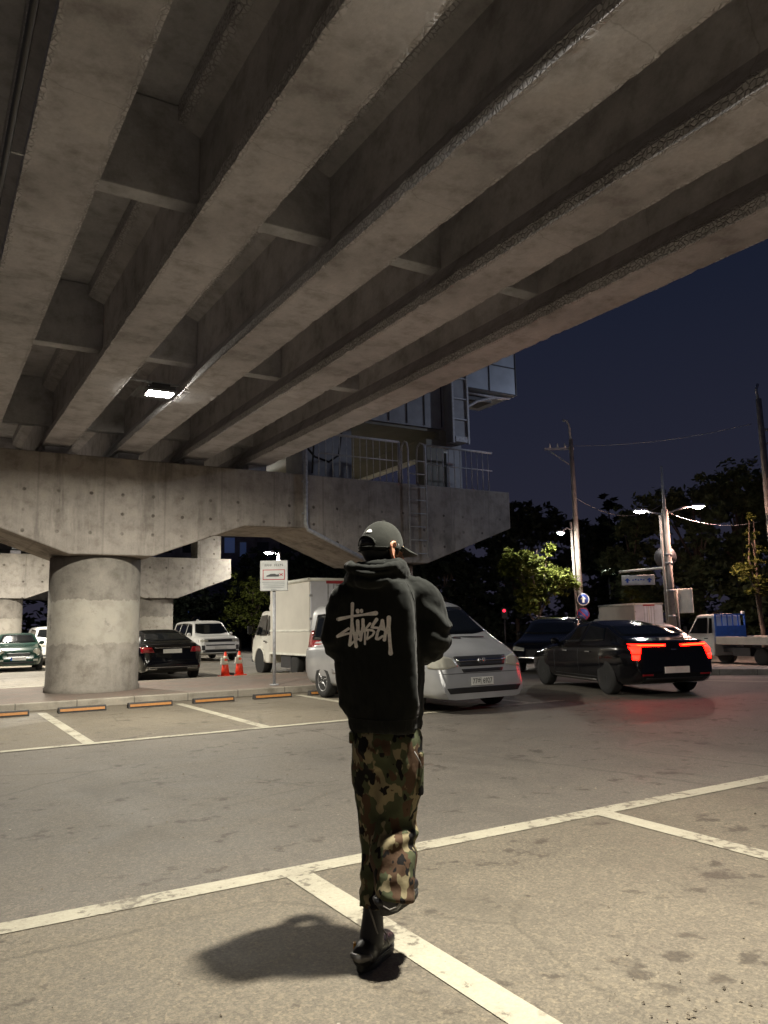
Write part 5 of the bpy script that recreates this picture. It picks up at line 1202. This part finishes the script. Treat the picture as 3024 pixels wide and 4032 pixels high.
# trousers
mb = MB()
limb(mb, [(.12, .035, 1.00), (.12, .03, .95), (.12, .03, .90)], [(.085, .140), (.105, .148), (.12, .150)], 32)
def leg(pts, rs, n=30):
    lm = MB(); limb(lm, pts, rs, n, 6); k = n; mb.add(lm.v[:-2*k], [f for f in lm.f if max(f) < len(lm.v)-2*k], True); m_ = len(mb.v); mb.f.append(tuple(range(m_-k, m_))); mb.sm.append(False); mb.mi.append(0)
leg([(.055, .05, .95), (.045, .07, .80), (.050, .09, .66), (.056, .10, .54), (.064, .08, .42), (.062, .06, .222)], [(.092, .092), (.086, .086), (.074, .074), (.066, .07), (.060, .068), (.068, .080)])
leg([(.175, .01, .95), (.168, .02, .83), (.160, .05, .71), (.150, .075, .585), (.136, .0, .47), (.138, -.045, .385), (.138, -.09, .282)], [(.104, .104), (.110, .11), (.108, .108), (.104, .104), (.108, .104), (.094, .09), (.082, .078)])
o = mb.build('trousers', 'camo', P); remesh(o, .008, 3)
def pf(co, n):
    a, b_, z = co; f = .006*noise.noise((a*14, b_*14, z*7))+.004*noise.noise((a*33, b_*33, z*20))
    if a > .08: f += .010*math.sin((z*.8-a*.75+b_*.5)*52+2.5*noise.noise((a*7, b_*7, z*7)))*math.exp(-((z-.56)/.15)**2)
    f += .006*math.sin(z*75+a*20)*math.exp(-((z-.31)/.06)**2)
    return f
displace(o, pf); pfix(o.data); TRS = o
mb = MB(); mb.box((.262, .02, .80), (.03, .14, .19), Matrix.Rotation(R(2), 3, 'Y')); pk = mb.build('cargo_pocket', 'camo', TRS, bevel=.012); pfix(bake(pk).data)
mb = MB(); mb.box((-.040, .0, .955), (.02, .05, .05)); pk = mb.build('pocket_flap', 'camo', TRS, bevel=.008); pfix(bake(pk).data)
mb = MB(); mb.tube([(.235, -.085, .90), (.258, -.082, .855), (.272, -.05, .82)], .003, 6); pfix(mb.build('pocket_cord', 'lace', TRS).data)
# boots
def boot(shaft, heel, toe, z_h, z_t, name, tilt):
    mb = MB(); h = Vector(heel); t = Vector(toe); d = (t-h).normalized(); L = (t-h).length; sd = d.cross(Vector((0, 0, 1))).normalized(); up = sd.cross(d)
    limb(mb, shaft, [.042, .046, .056], 18, 4)
    limb(mb, [h+up*.062+d*.035, h+up*.064+d*L*.35, h+up*.060+d*L*.62, h+up*.050+d*L*.88], [(.052, .056), (.052, .056), (.058, .044), (.050, .036)], 18, 4)
    o = mb.build(name, 'boot', P); remesh(o, .006, 3); pfix(o.data)
    mb = MB(); out = []
    for k in range(28):
        a = 2*math.pi*k/28; x = math.cos(a); y = math.sin(a)
        out.append((L*.5+L*.53*x, y*(.058+.008*math.cos(a-.3)-.008*math.exp(-((x+.15)/.3)**2))))
    def f(u, v, hh): q = h+d*u+sd*v+up*hh; return q
    mb.prism(out, .004, .042, f); mb.prism([(u*.98+.004, v*1.04) for u, v in out], .018, .030, f)
    s_ = mb.build('sole', 'sole', o, bevel=.004); pfix(bake(s_).data)
    mb = MB(); limb(mb, [h+up*.066+d*.01+sd*.040, h+up*.066-d*.014, h+up*.066+d*.01-sd*.040], [.012, .018, .012], 10, 3); q = h+d*L*.55
    pass
    s_ = mb.build('heel_patch', 'grey_leather' if heel[2] < .1 else 'boot', o); pfix(bake(s_).data)
    return o
LB = boot([(.050, .055, .27), (.044, .04, .2), (.034, .02, .09)], (-.014, -.06, -.002), (.112, .222, -.002), 0, 0, 'boot', 0)
RB = boot([(.135, -.07, .35), (.13, -.09, .33), (.12, -.10, .31)], (.085, -.10, .235), (.225, .09, .27), 0, 0, 'boot', 0)
mb = MB(); mb.box((-.038, -.012, .085), (.012, .024, .04)); s_ = mb.build('pull_tab', 'amber', LB, bevel=.003); pfix(bake(s_).data)
mb = MB(); mb.tube([(.025, -.012, .25), (.042, -.020, .20), (.060, -.015, .14), (.074, -.0, .10), (.085, .03, .07)], .004, 6); mb.tube([(.060, -.015, .14), (.082, .0, .11), (.095, .03, .085)], .003, 6); mb.tube([(.07, .0, .17), (.10, .02, .12), (.11, .05, .07)], .003, 6)
pfix(mb.build('lace', 'lace', LB).data)
mb = MB(); mb.tube([(.085, -.155, .295), (.11, -.17, .285), (.14, -.16, .293), (.16, -.12, .305)], .003, 6); pfix(mb.build('lace', 'lace', RB).data)

# ---------------------------------------------------------------- trees, far buildings
def tree(x, y, H, blobs, n, ls, mat, label, tr=.16, z0=None, seed=1, group='trees along the road'):
    rnd = random.Random(seed); z0 = gz(x) if z0 is None else z0
    t = empty('tree', label, 'tree', (x, y, z0), 0, group)
    mb = MB(); top = max(b[2] for b in blobs)
    mb.tube([(0, 0, -.1), (.06, .03, H*.25), (-.05, .08, H*.5), (.05, 0, top)], [tr, tr*.8, tr*.6, tr*.2], 10)
    for b in blobs:
        s0 = Vector((0, .04, min(b[2]*.55, H*.45))); e = Vector(b[:3]); mid = s0*.5+e*.5+Vector((rnd.uniform(-.2, .2), rnd.uniform(-.2, .2), .1)); mb.tube([s0, mid, e], [tr*.5, tr*.32, tr*.08], 6)
    mb.build('trunk', 'bark', t)
    vs = []; fs = []; tot = sum(b[3]**2 for b in blobs)
    for b in blobs:
        m = int(n*b[3]**2/tot); nc = max(6, m//26)
        cl = []
        for _ in range(nc):
            d = Vector((rnd.gauss(0, 1), rnd.gauss(0, 1), rnd.gauss(0, .8))).normalized(); cl.append(Vector(b[:3])+d*b[3]*(rnd.random()**.45)*rnd.uniform(.75, 1.12))
        for _ in range(m):
            c = rnd.choice(cl); p = c+Vector((rnd.gauss(0, 1), rnd.gauss(0, 1), rnd.gauss(0, .55)))*b[3]*.13
            if p.z < .25: continue
            a = Vector((rnd.gauss(0, 1), rnd.gauss(0, 1), rnd.gauss(0, .6))).normalized(); b2 = a.cross(Vector((rnd.gauss(0, .5), rnd.gauss(0, .5), 1))).normalized()
            l = ls*rnd.uniform(.6, 1.3); k = len(vs)
            vs += [p-a*l*.5, p+b2*l*.26-a*l*.05, p+a*l*.5, p-b2*l*.26-a*l*.05]; fs.append((k, k+1, k+2, k+3))
    me = bpy.data.meshes.new('crown'); me.from_pydata(vs, [], fs); link('crown', me, mat, t)
    return t
def rb(seed, cx, cy, cz, sx_, sy_, sz_, n, r0, r1):
    g = random.Random(seed); return [(cx+g.uniform(-1, 1)*sx_, cy+g.uniform(-1, 1)*sy_, cz+g.uniform(-1, 1)*sz_, g.uniform(r0, r1)) for _ in range(n)]
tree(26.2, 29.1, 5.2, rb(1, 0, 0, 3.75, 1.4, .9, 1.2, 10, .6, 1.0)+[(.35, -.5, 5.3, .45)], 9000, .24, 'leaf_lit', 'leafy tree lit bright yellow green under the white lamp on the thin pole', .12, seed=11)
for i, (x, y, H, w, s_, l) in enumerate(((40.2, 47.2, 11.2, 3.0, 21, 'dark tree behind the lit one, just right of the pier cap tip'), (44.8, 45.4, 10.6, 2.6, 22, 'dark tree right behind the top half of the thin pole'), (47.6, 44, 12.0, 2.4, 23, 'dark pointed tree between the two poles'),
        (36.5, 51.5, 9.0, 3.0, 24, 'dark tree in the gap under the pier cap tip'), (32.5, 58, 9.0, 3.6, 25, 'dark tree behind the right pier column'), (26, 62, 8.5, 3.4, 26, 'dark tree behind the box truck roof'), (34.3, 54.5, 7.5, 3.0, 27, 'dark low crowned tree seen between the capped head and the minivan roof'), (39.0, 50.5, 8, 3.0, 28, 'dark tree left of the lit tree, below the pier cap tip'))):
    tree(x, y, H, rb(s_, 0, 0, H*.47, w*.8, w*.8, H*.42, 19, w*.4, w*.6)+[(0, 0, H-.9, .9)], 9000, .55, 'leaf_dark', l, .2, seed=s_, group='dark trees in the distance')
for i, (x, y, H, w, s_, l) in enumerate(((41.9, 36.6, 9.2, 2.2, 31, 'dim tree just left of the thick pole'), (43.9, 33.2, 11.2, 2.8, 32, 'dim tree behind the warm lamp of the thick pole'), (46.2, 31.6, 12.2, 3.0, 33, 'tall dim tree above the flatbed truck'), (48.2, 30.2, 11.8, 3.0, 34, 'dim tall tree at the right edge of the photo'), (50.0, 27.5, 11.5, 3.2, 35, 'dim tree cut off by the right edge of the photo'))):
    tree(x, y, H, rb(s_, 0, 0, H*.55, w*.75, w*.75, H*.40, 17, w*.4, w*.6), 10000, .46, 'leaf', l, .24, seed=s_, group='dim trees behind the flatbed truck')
tree(31.2, 20.6, 5.2, [(-.1, .1, 5.4, .42), (-.25, 0, 6.3, .35), (.0, .1, 4.6, .5), (-.5, .2, 3.9, .7), (.2, .1, 3.5, .7), (-.2, 0, 3.1, .55)], 2000, .17, 'leaf_lit', 'slim yellowish tree beside the pole at the right edge', .13, seed=41)
tree(35.5, 31.5, 4.4, rb(42, 0, 0, 3.0, .6, .5, .5, 4, .4, .6), 1000, .18, 'leaf_lit', 'small yellow green bush like tree under the blue guide sign', .08, seed=42)
tree(18.0, 46.3, 5.0, rb(5, 0, 0, 2.9, 1.3, 1.0, 1.3, 9, .7, 1.1), 3600, .24, 'leaf_lit', 'yellow green tree left of the grey notice board', .13, seed=51)
tree(21.4, 45.2, 5.2, rb(6, 0, 0, 3.2, 1.4, 1.0, 1.2, 9, .7, 1.1), 3600, .24, 'leaf_lit', 'yellow green tree behind the roof of the parked box truck', .13, seed=52)
for i, (x, y, l) in enumerate(((15.5, 52, 'dark low tree behind the white suv'), (19.6, 53, 'dark low tree between the two yellow green trees'), (24, 52, 'dark low tree behind the cargo box of the parked truck'))):
    tree(x, y, 6, rb(60+i, 0, 0, 2.7, 2.0, 1.2, 1.5, 10, 1.0, 1.5), 4500, .45, 'leaf_dark', l, .14, seed=60+i, group='dark low trees behind the rear lot')
mb = MB(); rnd = random.Random(9); vs = []; fs = []
for _ in range(14000):
    u = rnd.random(); x = -40+125*u; y = 72-18*u+rnd.uniform(-2, 2); z = -.4+abs(rnd.gauss(0, 2.0))*(1+.6*noise.noise((x*.15, 0, 3))); p = Vector((x, y, z))
    a = Vector((rnd.gauss(0, 1), rnd.gauss(0, 1), rnd.gauss(0, .6))).normalized(); b2 = a.cross(Vector((rnd.gauss(0, .5), rnd.gauss(0, .5), 1))).normalized(); l = .7; k = len(vs)
    vs += [p-a*l*.5, p+b2*l*.3, p+a*l*.5, p-b2*l*.3]; fs.append((k, k+1, k+2, k+3))
me = bpy.data.meshes.new('undergrowth'); me.from_pydata(vs, [], fs); tag(link('undergrowth', me, 'leaf_dark'), 'dark undergrowth along the far side of the lots and road', 'undergrowth', kind='stuff')
def block(name, label, x, y, w, d, h, rz, rows, cols, lit):
    t = empty(name, label, 'building', (x, y, 0), rz)
    mb = MB(); mb.box((0, 0, h/2), (w, d, h)); mb.build('wall', 'building', t); mb = MB(); mb.box((0, 0, h+.3), (w+.4, d+.4, .6)); mb.build('roof', 'building', t)
    rnd = random.Random(int(x*7))
    for i in range(rows):
        for j in range(cols):
            mb = MB(); px = -w/2+w*(j+.5)/cols; pz = 2+(h-3)*(i+.5)/rows
            mb.box((px, -d/2-.02, pz), (w/cols*.5, .08, (h-3)/rows*.5)); mb.build('window', 'window_lit' if rnd.random() < lit else 'glass', t)
block('apartment_building', 'dark purple apartment building far behind the second pier', 38.5, 92, 16, 10, 24, R(-22), 6, 6, .06)
block('office_building', 'dark bluish building seen between the pier caps', 27.5, 88, 9, 10, 20, R(-18), 5, 4, .3)
